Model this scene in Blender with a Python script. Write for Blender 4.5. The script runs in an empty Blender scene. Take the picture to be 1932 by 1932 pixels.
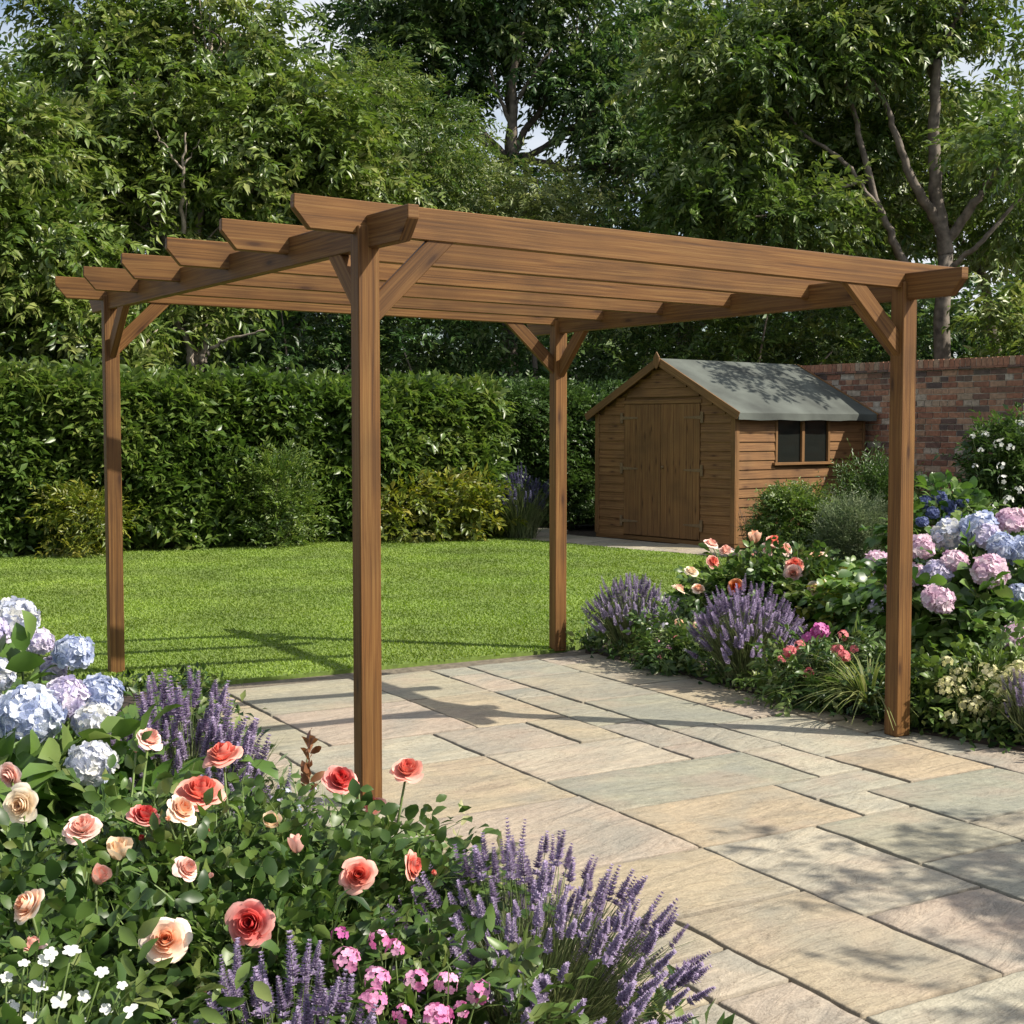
import bpy, bmesh, math, random
import numpy as np
from mathutils import Vector, Matrix

# ------------------------------------------------------------------ camera, light
SC = bpy.context.scene
COL = SC.collection
PITCH, CAM_H = 0.0597, 1.4553
cam = bpy.data.cameras.new("camera")
cam.sensor_width = 36.0
cam.lens = 47.99
cam.clip_start = 0.05
cam.clip_end = 2000
cam_o = bpy.data.objects.new("camera", cam)
cam_o.location = (0, 0, CAM_H)
cam_o.rotation_euler = (math.pi / 2 - PITCH, 0, 0)
COL.objects.link(cam_o)
SC.camera = cam_o

SUN_EL, SUN_AZ = math.radians(44), math.atan2(0.97, -0.24)      # azimuth clockwise from +Y
w = bpy.data.worlds.new("World")
SC.world = w
w.use_nodes = True
wn = w.node_tree.nodes
sky = wn.new("ShaderNodeTexSky")
sky.sky_type = 'NISHITA'
sky.sun_disc = False
sky.sun_elevation = SUN_EL
sky.sun_rotation = SUN_AZ
sky.air_density = 1.0
sky.dust_density = 2.0
# thin broken cloud over the blue
_l = w.node_tree.links
_tc = wn.new("ShaderNodeTexCoord")
_mp = wn.new("ShaderNodeMapping"); _mp.inputs["Scale"].default_value = (1.0, 1.0, 2.4)
_nz = wn.new("ShaderNodeTexNoise"); _nz.inputs["Scale"].default_value = 2.2; _nz.inputs["Detail"].default_value = 7.0
_cr = wn.new("ShaderNodeValToRGB"); _cr.color_ramp.elements[0].position = .42; _cr.color_ramp.elements[1].position = .60
_mx = wn.new("ShaderNodeMix"); _mx.data_type = 'RGBA'
_l.new(_tc.outputs["Generated"], _mp.inputs[0]); _l.new(_mp.outputs[0], _nz.inputs[0]); _l.new(_nz.outputs[0], _cr.inputs[0])
_l.new(_cr.outputs[0], _mx.inputs[0]); _l.new(sky.outputs[0], _mx.inputs[6]); _mx.inputs[7].default_value = (5.6, 5.85, 6.2, 1)
_l.new(_mx.outputs[2], wn["Background"].inputs[0])
wn["Background"].inputs[1].default_value = 0.10
sun = bpy.data.lights.new("sun", 'SUN')
sun.energy = 4.9
sun.angle = math.radians(0.5)
sun.color = (1.0, 0.93, 0.82)
sun_o = bpy.data.objects.new("sun", sun)
sd = Vector((math.sin(SUN_AZ) * math.cos(SUN_EL), math.cos(SUN_AZ) * math.cos(SUN_EL), math.sin(SUN_EL)))
sun_o.rotation_euler = sd.to_track_quat('Z', 'Y').to_euler()
sun_o.location = sd * 40
COL.objects.link(sun_o)
SC.view_settings.view_transform = 'Standard'
SC.view_settings.look = 'None'
SC.view_settings.exposure = 0.68
SC.view_settings.gamma = 1.0
try:
    SC.cycles.max_bounces = 7
    SC.cycles.diffuse_bounces = 3
    SC.cycles.glossy_bounces = 2
    SC.cycles.transmission_bounces = 4
except Exception:
    pass

# ------------------------------------------------------------------ helpers
def W(px, py, Y):
    """point of the garden at distance Y seen at (px, py) of a 1932 px wide print (survey helper)"""
    f = 2575.7
    cx, sy = (px - 966) / f, (966 - py) / f
    c, s = math.cos(PITCH), math.sin(PITCH)
    r = Vector((cx, c + s * sy, -s + c * sy))
    return Vector((0, 0, CAM_H)) + r * (Y / r.y)

def R(seed):
    return np.random.default_rng(seed)

def unit(a):
    return a / np.maximum(np.linalg.norm(a, axis=-1, keepdims=True), 1e-9)

def empty(name, loc, label=None, cat=None, group=None, rz=0.0):
    o = bpy.data.objects.new(name, None)
    o.empty_display_size = 0.1
    o.location = loc
    o.rotation_euler = (0, 0, rz)
    COL.objects.link(o)
    tag(o, label, cat, group)
    return o

def tag(o, label=None, cat=None, group=None, kind=None):
    if label: o["label"] = label
    if cat: o["category"] = cat
    if group: o["group"] = group
    if kind: o["kind"] = kind
    return o

def link(name, me, mat=None, parent=None, loc=None):
    if mat is not None and len(me.materials) == 0:
        me.materials.append(mat)
    o = bpy.data.objects.new(name, me)
    COL.objects.link(o)
    if parent is not None: o.parent = parent
    if loc is not None: o.location = loc
    return o

def mesh_np(name, V, F, tint=None, smooth=True, sizes=None):
    """V (n,3); F (m,k) all faces k-sided; tint per vertex"""
    V = np.ascontiguousarray(V, dtype=np.float32).reshape(-1, 3)
    F = np.ascontiguousarray(F, dtype=np.int32)
    m, k = F.shape
    me = bpy.data.meshes.new(name)
    me.vertices.add(len(V))
    me.vertices.foreach_set("co", V.ravel())
    me.loops.add(m * k)
    me.loops.foreach_set("vertex_index", F.ravel())
    me.polygons.add(m)
    me.polygons.foreach_set("loop_start", np.arange(0, m * k, k, dtype=np.int32))
    try:
        me.polygons.foreach_set("loop_total", np.full(m, k, dtype=np.int32))
    except Exception:
        pass
    me.polygons.foreach_set("use_smooth", np.full(m, smooth, dtype=bool))
    if tint is not None:
        at = me.attributes.new("tint", 'FLOAT', 'POINT')
        at.data.foreach_set("value", np.ascontiguousarray(tint, dtype=np.float32).ravel())
    me.update(calc_edges=True)
    return me

# leaf templates: (verts in [along, across, normal], faces)
KITE = (np.array([(0, 0, 0), (.45, -.5, .10), (1, 0, -.14), (.45, .5, .10), (.5, 0, 0)]),
        np.array([(0, 1, 4), (1, 2, 4), (0, 4, 3), (4, 2, 3)]))
OVAL = (np.array([(0, 0, 0), (.22, -.36, .05), (.22, 0, 0), (.22, .36, .05), (.55, -.5, .09), (.55, 0, .02), (.55, .5, .09),
                  (.83, -.28, .0), (.83, 0, -.03), (.83, .28, .0), (1.0, 0, -.14)]),
        np.array([(0, 1, 2), (0, 2, 3), (1, 4, 5), (1, 5, 2), (2, 5, 6), (2, 6, 3), (4, 7, 8), (4, 8, 5), (5, 8, 9), (5, 9, 6),
                  (7, 10, 8), (8, 10, 9)]))
BLADE = (np.array([(0, -.5, 0), (0, .5, 0), (.4, -.45, .0), (.4, .45, .0), (.75, -.3, -.06), (.75, .3, -.06), (1, 0, -.2)]),
         np.array([(0, 2, 1), (1, 2, 3), (2, 4, 3), (3, 4, 5), (4, 6, 5)]))
PETAL4 = (np.array([(0, 0, 0), (.45, -.46, .08), (.85, -.38, .02), (1, 0, -.04), (.85, .38, .02), (.45, .46, .08), (.55, 0, .0)]),
          np.array([(0, 1, 6), (1, 2, 6), (2, 3, 6), (3, 4, 6), (4, 5, 6), (5, 0, 6)]))

def leaves_VF(P, A, Nn, L, Wd, T, tmpl):
    """place a template at P along A with normal Nn, length L, width Wd, tint T -> V, F, tint"""
    tv, tf = tmpl
    A = unit(A)
    B = unit(np.cross(Nn, A))
    Nn = np.cross(A, B)
    n, k = len(P), len(tv)
    L = np.broadcast_to(np.asarray(L, float), (n,)); Wd = np.broadcast_to(np.asarray(Wd, float), (n,))
    V = (P[:, None, :] + (L[:, None] * tv[None, :, 0])[..., None] * A[:, None, :]
         + (Wd[:, None] * tv[None, :, 1])[..., None] * B[:, None, :]
         + (L[:, None] * tv[None, :, 2])[..., None] * Nn[:, None, :])
    F = (np.arange(n)[:, None, None] * k + tf[None]).reshape(-1, 3)
    return V.reshape(-1, 3), F, np.repeat(np.broadcast_to(np.asarray(T, float), (n,)), k)

def join_VF(parts):
    Vs, Fs, Ts, off = [], [], [], 0
    for V, F, T in parts:
        Vs.append(V); Fs.append(F + off); Ts.append(T); off += len(V)
    return np.concatenate(Vs), np.concatenate(Fs), np.concatenate(Ts)

def tube_VF(pts, rad, seg=7, tint=.5):
    pts = np.asarray(pts, float); n = len(pts)
    rad = np.broadcast_to(np.asarray(rad, float), (n,))
    d = np.gradient(pts, axis=0); d = unit(d)
    ref = np.where(np.abs(d[:, 2:3]) > .9, np.array([[1., 0, 0]]), np.array([[0, 0, 1.]]))
    u = unit(np.cross(d, ref)); v = np.cross(d, u)
    a = np.linspace(0, 2 * np.pi, seg, endpoint=False)
    V = pts[:, None] + rad[:, None, None] * (np.cos(a)[None, :, None] * u[:, None] + np.sin(a)[None, :, None] * v[:, None])
    V = V.reshape(-1, 3)
    F = []
    for i in range(n - 1):
        for j in range(seg):
            a0, a1 = i * seg + j, i * seg + (j + 1) % seg
            F.append((a0, a1, a1 + seg)); F.append((a0, a1 + seg, a0 + seg))
    V = np.concatenate([V, pts[-1:]])
    for j in range(seg):
        F.append(((n - 1) * seg + j, (n - 1) * seg + (j + 1) % seg, n * seg))
    return V, np.array(F), np.full(len(V), tint)

def bez(p0, p1, p2, n=8):
    t = np.linspace(0, 1, n)[:, None]
    p0, p1, p2 = (np.asarray(p, float) for p in (p0, p1, p2))
    return (1 - t) ** 2 * p0 + 2 * t * (1 - t) * p1 + t ** 2 * p2

# ------------------------------------------------------------------ materials
def new_mat(name):
    m = bpy.data.materials.new(name)
    m.use_nodes = True
    nt = m.node_tree
    return m, nt, nt.nodes["Principled BSDF"]

def nd(nt, t, **kw):
    n = nt.nodes.new("ShaderNode" + t)
    for k, v in kw.items():
        if k.startswith("i_"):
            key = k[2:]
            key = int(key) if key.isdigit() else key
            s = n.inputs[key]
            if isinstance(v, bpy.types.NodeSocket): nt.links.new(v, s)
            else: s.default_value = v
        else:
            setattr(n, k, v)
    return n

def ramp(nt, fac, stops):
    r = nt.nodes.new("ShaderNodeValToRGB")
    el = r.color_ramp.elements
    while len(el) < len(stops): el.new(0.5)
    for e, (p, c) in zip(el, stops):
        e.position = p
        e.color = (*c, 1) if len(c) == 3 else c
    nt.links.new(fac, r.inputs[0])
    return r.outputs[0]

def mixc(nt, fac, a, b, mode='MIX'):
    n = nt.nodes.new("ShaderNodeMix")
    n.data_type = 'RGBA'
    n.blend_type = mode
    for v, s in ((fac, n.inputs[0]), (a, n.inputs[6]), (b, n.inputs[7])):
        if isinstance(v, bpy.types.NodeSocket): nt.links.new(v, s)
        else: s.default_value = (*v, 1) if isinstance(v, tuple) and len(v) == 3 else v
    return n.outputs[2]

def leaf_mat(name, stops, rough=.45, trans=.25, spec=.5, noise=6.0):
    m, nt, b = new_mat(name)
    at = nd(nt, "Attribute", attribute_name="tint")
    c = ramp(nt, at.outputs["Fac"], stops)
    tc = nd(nt, "TexCoord")
    nz = nd(nt, "TexNoise", i_Vector=tc.outputs["Object"], i_Scale=noise, i_Detail=2.0)
    hs = nd(nt, "HueSaturation", i_Color=c)
    mr = nd(nt, "MapRange", i_0=nz.outputs[0])
    mr.inputs[1].default_value = .3; mr.inputs[2].default_value = .7
    mr.inputs[3].default_value = .7; mr.inputs[4].default_value = 1.3
    nt.links.new(mr.outputs[0], hs.inputs["Value"])
    nt.links.new(hs.outputs[0], b.inputs["Base Color"])
    b.inputs["Roughness"].default_value = rough
    b.inputs["Specular IOR Level"].default_value = spec
    tr = nd(nt, "BsdfTranslucent")
    br = nd(nt, "HueSaturation", i_Color=hs.outputs[0], i_Saturation=1.1, i_Value=1.4)
    nt.links.new(br.outputs[0], tr.inputs[0])
    mx = nd(nt, "MixShader", i_0=trans, i_1=b.outputs[0], i_2=tr.outputs[0])
    nt.links.new(mx.outputs[0], nt.nodes["Material Output"].inputs[0])
    return m

def wood_mat(name, c0, c1, c2, scale=1.0, rough=.62, knots=True):
    """grain runs along U of the UV map (metres)"""
    m, nt, b = new_mat(name)
    uv = nd(nt, "UVMap")
    oi = nd(nt, "ObjectInfo")
    off = nd(nt, "VectorMath", operation='SCALE', i_0=(37.0, 19.0, 11.0))
    nt.links.new(oi.outputs["Random"], off.inputs["Scale"])
    ad = nd(nt, "VectorMath", operation='ADD', i_0=uv.outputs[0], i_1=off.outputs[0])
    mp = nd(nt, "Mapping", i_0=ad.outputs[0])
    mp.inputs["Scale"].default_value = (1.6 * scale, 95 * scale, 1)
    warp = nd(nt, "TexNoise", i_Vector=ad.outputs[0], i_Scale=2.2 * scale, i_Detail=1.0)
    wa = nd(nt, "VectorMath", operation='SCALE', i_0=warp.outputs[1]); wa.inputs["Scale"].default_value = 1.1
    wd = nd(nt, "VectorMath", operation='ADD', i_0=mp.outputs[0], i_1=wa.outputs[0])
    g = nd(nt, "TexNoise", i_Vector=wd.outputs[0], i_Scale=1.0, i_Detail=6.0, i_Roughness=.62)
    big = nd(nt, "TexNoise", i_Vector=ad.outputs[0], i_Scale=3.0 * scale, i_Detail=3.0)
    col = ramp(nt, g.outputs[0], [(.28, c0), (.5, c1), (.72, c2)])
    bl = ramp(nt, big.outputs[0], [(.3, (.76, .77, .80)), (.5, (1, 1, 1)), (.75, (1.14, 1.1, 1.04))])
    col = mixc(nt, 1.0, col, bl, 'MULTIPLY')
    if knots:
        km = nd(nt, "Mapping", i_0=ad.outputs[0]); km.inputs["Scale"].default_value = (2.2 * scale, 8.5 * scale, 1)
        vo = nd(nt, "TexVoronoi", voronoi_dimensions='2D', i_Vector=km.outputs[0], i_Scale=1.0)
        kf = ramp(nt, vo.outputs["Distance"], [(.04, (1, 1, 1)), (.09, (.45, .45, .45)), (.2, (0, 0, 0))])
        sep = nd(nt, "SeparateColor", i_0=vo.outputs["Color"])
        th = nd(nt, "Math", operation='GREATER_THAN', i_0=sep.outputs[0], i_1=.62)
        kk = nd(nt, "Math", operation='MULTIPLY', i_0=kf, i_1=th.outputs[0])
        k2 = nd(nt, "Math", operation='MULTIPLY', i_0=kk.outputs[0], i_1=.85)
        col = mixc(nt, k2.outputs[0], col, (c0[0] * .55, c0[1] * .45, c0[2] * .4))
    pv = nd(nt, "MapRange", i_0=oi.outputs["Random"])
    pv.inputs[3].default_value = .86; pv.inputs[4].default_value = 1.12
    hs = nd(nt, "HueSaturation", i_Color=col)
    nt.links.new(pv.outputs[0], hs.inputs["Value"])
    nt.links.new(hs.outputs[0], b.inputs["Base Color"])
    b.inputs["Roughness"].default_value = rough
    b.inputs["Specular IOR Level"].default_value = .3
    bp = nd(nt, "Bump", i_Height=g.outputs[0], i_Strength=.35, i_Distance=.003)
    nt.links.new(bp.outputs[0], b.inputs["Normal"])
    return m

def plain_mat(name, c, rough=.6, var=.25, scale=20., metal=0., bump=0.):
    m, nt, b = new_mat(name)
    tc = nd(nt, "TexCoord")
    nz = nd(nt, "TexNoise", i_Vector=tc.outputs["Object"], i_Scale=scale, i_Detail=5.0)
    lo = tuple(x * (1 - var) for x in c); hi = tuple(min(1, x * (1 + var)) for x in c)
    nt.links.new(ramp(nt, nz.outputs[0], [(.3, lo), (.7, hi)]), b.inputs["Base Color"])
    b.inputs["Roughness"].default_value = rough
    b.inputs["Metallic"].default_value = metal
    if bump:
        bp = nd(nt, "Bump", i_Height=nz.outputs[0], i_Strength=bump, i_Distance=.01)
        nt.links.new(bp.outputs[0], b.inputs["Normal"])
    return m

def slab_mat():
    m, nt, b = new_mat("sandstone")
    at = nd(nt, "Attribute", attribute_name="tint")
    tc = nd(nt, "TexCoord")
    base = ramp(nt, at.outputs["Fac"], [(0, (.255, .255, .20)), (.18, (.33, .295, .21)), (.36, (.355, .285, .195)), (.52, (.28, .272, .215)), (.66, (.375, .34, .26)),
                                        (.82, (.345, .285, .225)), (1, (.285, .27, .215))])
    off = nd(nt, "VectorMath", operation='SCALE', i_0=(13.0, 27.0, 41.0)); nt.links.new(at.outputs["Fac"], off.inputs["Scale"])
    p = nd(nt, "VectorMath", operation='ADD', i_0=tc.outputs["Object"], i_1=off.outputs[0])
    jit = nd(nt, "Math", operation='MULTIPLY_ADD', i_0=at.outputs["Fac"], i_1=.5, i_2=.42)
    rv = nd(nt, "CombineXYZ"); nt.links.new(jit.outputs[0], rv.inputs[2])
    rot = nd(nt, "Mapping", i_0=p.outputs[0]); rot.vector_type = 'TEXTURE'; rot.inputs["Scale"].default_value = (1.0, .26, 1); nt.links.new(rv.outputs[0], rot.inputs["Rotation"])
    n1 = nd(nt, "TexNoise", i_Vector=rot.outputs[0], i_Scale=2.6, i_Detail=7.0, i_Roughness=.62, i_Distortion=.9)
    n2 = nd(nt, "TexNoise", i_Vector=p.outputs[0], i_Scale=38.0, i_Detail=4.0)
    n3 = nd(nt, "TexNoise", i_Vector=p.outputs[0], i_Scale=3.1, i_Detail=3.0)
    c = mixc(nt, 1.0, base, ramp(nt, n1.outputs[0], [(.3, (.80, .81, .82)), (.45, (.97, .97, .96)), (.58, (1.03, 1.02, .99)), (.7, (1.13, 1.09, 1.03))]), 'MULTIPLY')
    c = mixc(nt, 1.0, c, ramp(nt, n2.outputs[0], [(.3, (.86, .86, .86)), (.7, (1.08, 1.08, 1.08))]), 'MULTIPLY')
    c = mixc(nt, ramp(nt, n3.outputs[0], [(.5, (0, 0, 0)), (.7, (.42, .42, .42))]), c, (.33, .245, .185))
    n5 = nd(nt, "TexNoise", i_Vector=p.outputs[0], i_Scale=2.3, i_Detail=4.0, i_Distortion=.6)
    c = mixc(nt, ramp(nt, n5.outputs[0], [(.48, (0, 0, 0)), (.68, (.5, .5, .5))]), c, (.20, .205, .175))
    nt.links.new(c, b.inputs["Base Color"])
    b.inputs["Roughness"].default_value = .72
    b.inputs["Specular IOR Level"].default_value = .35
    st = nd(nt, "Math", operation='MULTIPLY', i_0=n1.outputs[0], i_1=9.0)
    fl = nd(nt, "Math", operation='FLOOR', i_0=st.outputs[0])
    sf = nd(nt, "Math", operation='MULTIPLY_ADD', i_0=n1.outputs[0], i_1=3.0, i_2=fl.outputs[0])
    h = nd(nt, "Math", operation='MULTIPLY_ADD', i_0=n2.outputs[0], i_1=.5, i_2=sf.outputs[0])
    n4 = nd(nt, "TexNoise", i_Vector=p.outputs[0], i_Scale=150.0, i_Detail=3.0)
    h2 = nd(nt, "Math", operation='MULTIPLY_ADD', i_0=n4.outputs[0], i_1=.35, i_2=h.outputs[0])
    vn = nd(nt, "TexNoise", i_Vector=rot.outputs[0], i_Scale=1.9, i_Detail=9.0, i_Roughness=.68, i_Distortion=1.4)
    vein = ramp(nt, vn.outputs[0], [(.47, (1.06, 1.06, 1.05)), (.494, (1, 1, 1)), (.5, (.42, .38, .33)), (.506, (.92, .91, .9)), (.53, (1, 1, 1))])
    c2 = mixc(nt, .75, c, mixc(nt, 1.0, c, vein, 'MULTIPLY'))
    gr = mixc(nt, 1.0, c2, ramp(nt, n4.outputs[0], [(.3, (.84, .84, .84)), (.7, (1.12, 1.12, 1.12))]), 'MULTIPLY')
    so = nd(nt, "Attribute", attribute_name="soil")
    sm = nd(nt, "Math", operation='MULTIPLY', i_0=so.outputs["Fac"], i_1=.45)
    gr = mixc(nt, sm.outputs[0], gr, (.085, .07, .05))
    nt.links.new(gr, b.inputs["Base Color"])
    bp = nd(nt, "Bump", i_Height=h2.outputs[0], i_Strength=.75, i_Distance=.006)
    nt.links.new(bp.outputs[0], b.inputs["Normal"])
    return m

def brick_mat():
    m, nt, b = new_mat("brick")
    at = nd(nt, "Attribute", attribute_name="tint")
    tc = nd(nt, "TexCoord")
    base = ramp(nt, at.outputs["Fac"], [(0, (.10, .07, .06)), (.2, (.21, .095, .06)), (.45, (.31, .135, .08)), (.7, (.36, .185, .11)),
                                        (.88, (.36, .26, .18)), (1, (.42, .36, .29))])
    n1 = nd(nt, "TexNoise", i_Vector=tc.outputs["Object"], i_Scale=26.0, i_Detail=5.0)
    n2 = nd(nt, "TexNoise", i_Vector=tc.outputs["Object"], i_Scale=1.3, i_Detail=4.0)
    c = mixc(nt, 1.0, base, ramp(nt, n1.outputs[0], [(.3, (.65, .65, .65)), (.7, (1.25, 1.25, 1.25))]), 'MULTIPLY')
    c = mixc(nt, ramp(nt, n2.outputs[0], [(.5, (0, 0, 0)), (.75, (.5, .5, .5))]), c, (.12, .115, .075))
    nt.links.new(c, b.inputs["Base Color"])
    b.inputs["Roughness"].default_value = .88
    bp = nd(nt, "Bump", i_Height=n1.outputs[0], i_Strength=.5, i_Distance=.004)
    nt.links.new(bp.outputs[0], b.inputs["Normal"])
    return m

def petal_mat(name, stops, trans=.3, rough=.75):
    return leaf_mat(name, stops, rough=rough, trans=trans, spec=.12, noise=25.0)

M = {}
M['pergola'] = wood_mat("pergola_timber", (.060, .025, .007), (.142, .064, .0165), (.215, .116, .035))
M['shed'] = wood_mat("shed_timber", (.085, .037, .014), (.17, .084, .031), (.245, .137, .052))
M['shed_trim'] = wood_mat("shed_trim", (.095, .044, .016), (.165, .085, .031), (.225, .127, .051), knots=False)
M['slab'] = slab_mat()
M['brick'] = brick_mat()
M['mortar'] = plain_mat("mortar", (.40, .35, .28), .95, .35, 9., bump=.4)
M['soil'] = plain_mat("soil", (.035, .024, .016), .95, .5, 14., bump=.8)
M['joint'] = plain_mat("joint_sand", (.13, .108, .075), .95, .4, 30., bump=.4)
M['turf'] = plain_mat("turf", (.11, .165, .024), .9, .25, 30.)
M['felt'] = plain_mat("roof_felt", (.070, .079, .068), .9, .4, 2.2, bump=.3)
M['iron'] = plain_mat("weathered_iron", (.15, .095, .045), .7, .3, 30., metal=.0)
M['glass'] = None
m, nt, b = new_mat("window_glass")
b.inputs["Base Color"].default_value = (.012, .014, .012, 1); b.inputs["Roughness"].default_value = .08
M['glass'] = m
M['bark'] = plain_mat("bark", (.13, .105, .08), .9, .55, 9., bump=.9)
M['bark_pale'] = plain_mat("pale_bark", (.24, .20, .155), .9, .5, 9., bump=.9)
M['bark_grey'] = plain_mat("grey_bark", (.15, .125, .10), .9, .5, 9., bump=.9)
M['twig'] = plain_mat("twig", (.09, .10, .035), .8, .3, 40.)
M['dry'] = plain_mat("dry_twig", (.12, .075, .05), .85, .3, 40.)
M['stem'] = plain_mat("green_stem", (.10, .15, .035), .6, .3, 30.)
G = lambda *c: [(i / (len(c) - 1), x) for i, x in enumerate(c)]
M['lf_light'] = leaf_mat("leaf_light", G((.038,.08,.014), (.09,.145,.025), (.155,.21,.045), (.30,.31,.11)), .36, .32)
M['lf_mid'] = leaf_mat("leaf_mid", G((.034,.075,.014), (.075,.13,.024), (.13,.185,.04), (.22,.245,.07)), .40, .3)
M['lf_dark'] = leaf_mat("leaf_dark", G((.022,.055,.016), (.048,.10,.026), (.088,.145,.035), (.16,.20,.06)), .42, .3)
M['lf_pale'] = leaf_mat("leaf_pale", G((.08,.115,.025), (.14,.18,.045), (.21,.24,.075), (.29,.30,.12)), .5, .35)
M['lf_laurel'] = leaf_mat("leaf_laurel", G((.032,.066,.014), (.068,.122,.023), (.122,.18,.036), (.24,.255,.075)), .36, .34)
M['lf_privet'] = leaf_mat("leaf_privet", G((.028,.065,.014), (.06,.11,.024), (.11,.165,.04)), .42, .25)
M['lf_gold'] = leaf_mat("leaf_gold", G((.055,.09,.012), (.12,.16,.02), (.21,.22,.03), (.29,.25,.05)), .42, .28)
M['lf_rose'] = leaf_mat("leaf_rose", G((.018,.045,.012), (.045,.09,.02), (.09,.15,.03), (.19,.225,.07)), .40, .25, spec=.4)
M['lf_hyd'] = leaf_mat("leaf_hydrangea", G((.03,.075,.015), (.065,.135,.024), (.12,.20,.04), (.20,.26,.08)), .38, .28)
M['lf_grey'] = leaf_mat("leaf_grey", G((.05,.08,.04), (.095,.135,.06), (.15,.19,.09), (.22,.25,.13)), .6, .28)
M['lf_box'] = leaf_mat("leaf_box", G((.035,.075,.014), (.075,.13,.024), (.13,.19,.035), (.20,.25,.05)), .45, .28)
M['lf_lav'] = leaf_mat("leaf_lavender", G((.05,.075,.03), (.10,.13,.05), (.16,.19,.075), (.24,.25,.12)), .6, .28)
M['lf_cream'] = leaf_mat("leaf_cream", G((.08, .11, .03), (.17, .19, .06), (.32, .32, .14), (.5, .48, .27)), .5, .3)
M['lf_copper'] = leaf_mat("leaf_copper", G((.12, .05, .025), (.2, .085, .04), (.26, .13, .06)), .4, .25)
M['grass'] = leaf_mat("grass_blade", G((.085,.145,.014), (.135,.21,.024), (.185,.26,.035), (.29,.31,.08)), .65, .32, noise=1.2)
M['rose_coral'] = petal_mat("petal_coral", G((.60,.10,.085), (.68,.18,.14), (.75,.30,.235), (.80,.46,.38)))
M['rose_red'] = petal_mat("petal_red", G((.50,.04,.045), (.60,.09,.085), (.70,.20,.18), (.77,.40,.35)))
M['rose_pink'] = petal_mat("petal_pink", G((.72, .34, .26), (.78, .45, .37), (.82, .56, .48), (.84, .64, .57)))
M['rose_peach'] = petal_mat("petal_peach", G((.78, .36, .20), (.82, .48, .32), (.84, .62, .48), (.86, .74, .62)))
M['rose_cream'] = petal_mat("petal_cream", G((.74, .50, .32), (.80, .62, .44), (.84, .72, .55), (.86, .78, .64)))
M['rose_orange'] = petal_mat("petal_orange", G((.66, .10, .03), (.74, .18, .06), (.78, .28, .12), (.80, .38, .2)))
M['hyd_blue'] = petal_mat("floret_blue", G((.30,.36,.54), (.42,.47,.62), (.56,.60,.69), (.70,.71,.74)))
M['hyd_lilac'] = petal_mat("floret_lilac", G((.44,.41,.58), (.56,.52,.66), (.68,.63,.71), (.78,.74,.76)))
M['hyd_pink'] = petal_mat("floret_pink", G((.54,.36,.48), (.65,.48,.57), (.74,.60,.66), (.80,.71,.73)))
M['hyd_white'] = petal_mat("floret_white", G((.44,.48,.62), (.54,.56,.64), (.63,.63,.62), (.70,.69,.60)))
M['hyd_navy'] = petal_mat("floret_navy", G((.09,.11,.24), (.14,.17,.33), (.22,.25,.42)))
M['lav'] = petal_mat("lavender_floret", G((.15, .115, .20), (.24, .185, .30), (.34, .275, .40), (.52, .45, .57)))
M['lav_b'] = petal_mat("lavender_floret_soft", G((.15, .12, .20), (.23, .19, .285), (.33, .28, .385), (.48, .43, .52)))
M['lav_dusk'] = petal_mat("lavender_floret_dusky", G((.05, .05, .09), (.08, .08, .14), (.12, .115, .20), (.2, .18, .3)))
M['phlox'] = petal_mat("phlox_petal", G((.58, .16, .36), (.68, .26, .46), (.76, .38, .56), (.82, .54, .66)))
M['valerian'] = petal_mat("valerian_petal", G((.5,.10,.13), (.62,.19,.2), (.70,.34,.33)))
M['magenta'] = petal_mat("magenta_petal", G((.42,.08,.27), (.54,.15,.38), (.64,.28,.48)))
M['cream'] = petal_mat("cream_floret", G((.34, .36, .13), (.48, .47, .22), (.60, .57, .34), (.70, .66, .46)))
M['white'] = petal_mat("white_petal", G((.60,.62,.54), (.68,.69,.64), (.74,.74,.71)))

# ------------------------------------------------------------------ solid helpers
def prism(bm, poly, y0, y1, mat4=None, bev=.003):
    """poly: (x, z) outline, extruded along y"""
    vs0 = [bm.verts.new((x, y0, z)) for x, z in poly]
    vs1 = [bm.verts.new((x, y1, z)) for x, z in poly]
    fs = []
    n = len(poly)
    fs.append(bm.faces.new(vs0)); fs.append(bm.faces.new(list(reversed(vs1))))
    for i in range(n):
        j = (i + 1) % n
        fs.append(bm.faces.new((vs0[j], vs0[i], vs1[i], vs1[j])))
    bmesh.ops.recalc_face_normals(bm, faces=fs)
    geom = vs0 + vs1
    if bev > 0:
        ed = list({e for f in fs for e in f.edges})
        r = bmesh.ops.bevel(bm, geom=ed, offset=bev, segments=1, affect='EDGES', profile=.5)
        geom = list({v for f in r['faces'] for v in f.verts} | {v for v in geom if v.is_valid})
    return geom

def box(bm, x0, x1, y0, y1, z0, z1, bev=.003):
    return prism(bm, [(x0, z0), (x1, z0), (x1, z1), (x0, z1)], y0, y1, bev=bev)

def finish(name, bm, mat, parent=None, axis=0, xf=None, loc=None):
    """UV: u along axis (metres), v across"""
    uvl = bm.loops.layers.uv.new("UVMap")
    o1, o2 = [i for i in range(3) if i != axis]
    for f in bm.faces:
        nrm = f.normal
        if abs(nrm[axis]) > .8:
            for l in f.loops: l[uvl].uv = (l.vert.co[o1] * .3, l.vert.co[o2])
        else:
            oo = o1 if abs(nrm[o2]) > abs(nrm[o1]) else o2
            for l in f.loops: l[uvl].uv = (l.vert.co[axis], l.vert.co[oo] + .37 * oo)
    if xf is not None: bm.transform(xf)
    me = bpy.data.meshes.new(name)
    bm.to_mesh(me); bm.free()
    return link(name, me, mat, parent, loc)

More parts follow.
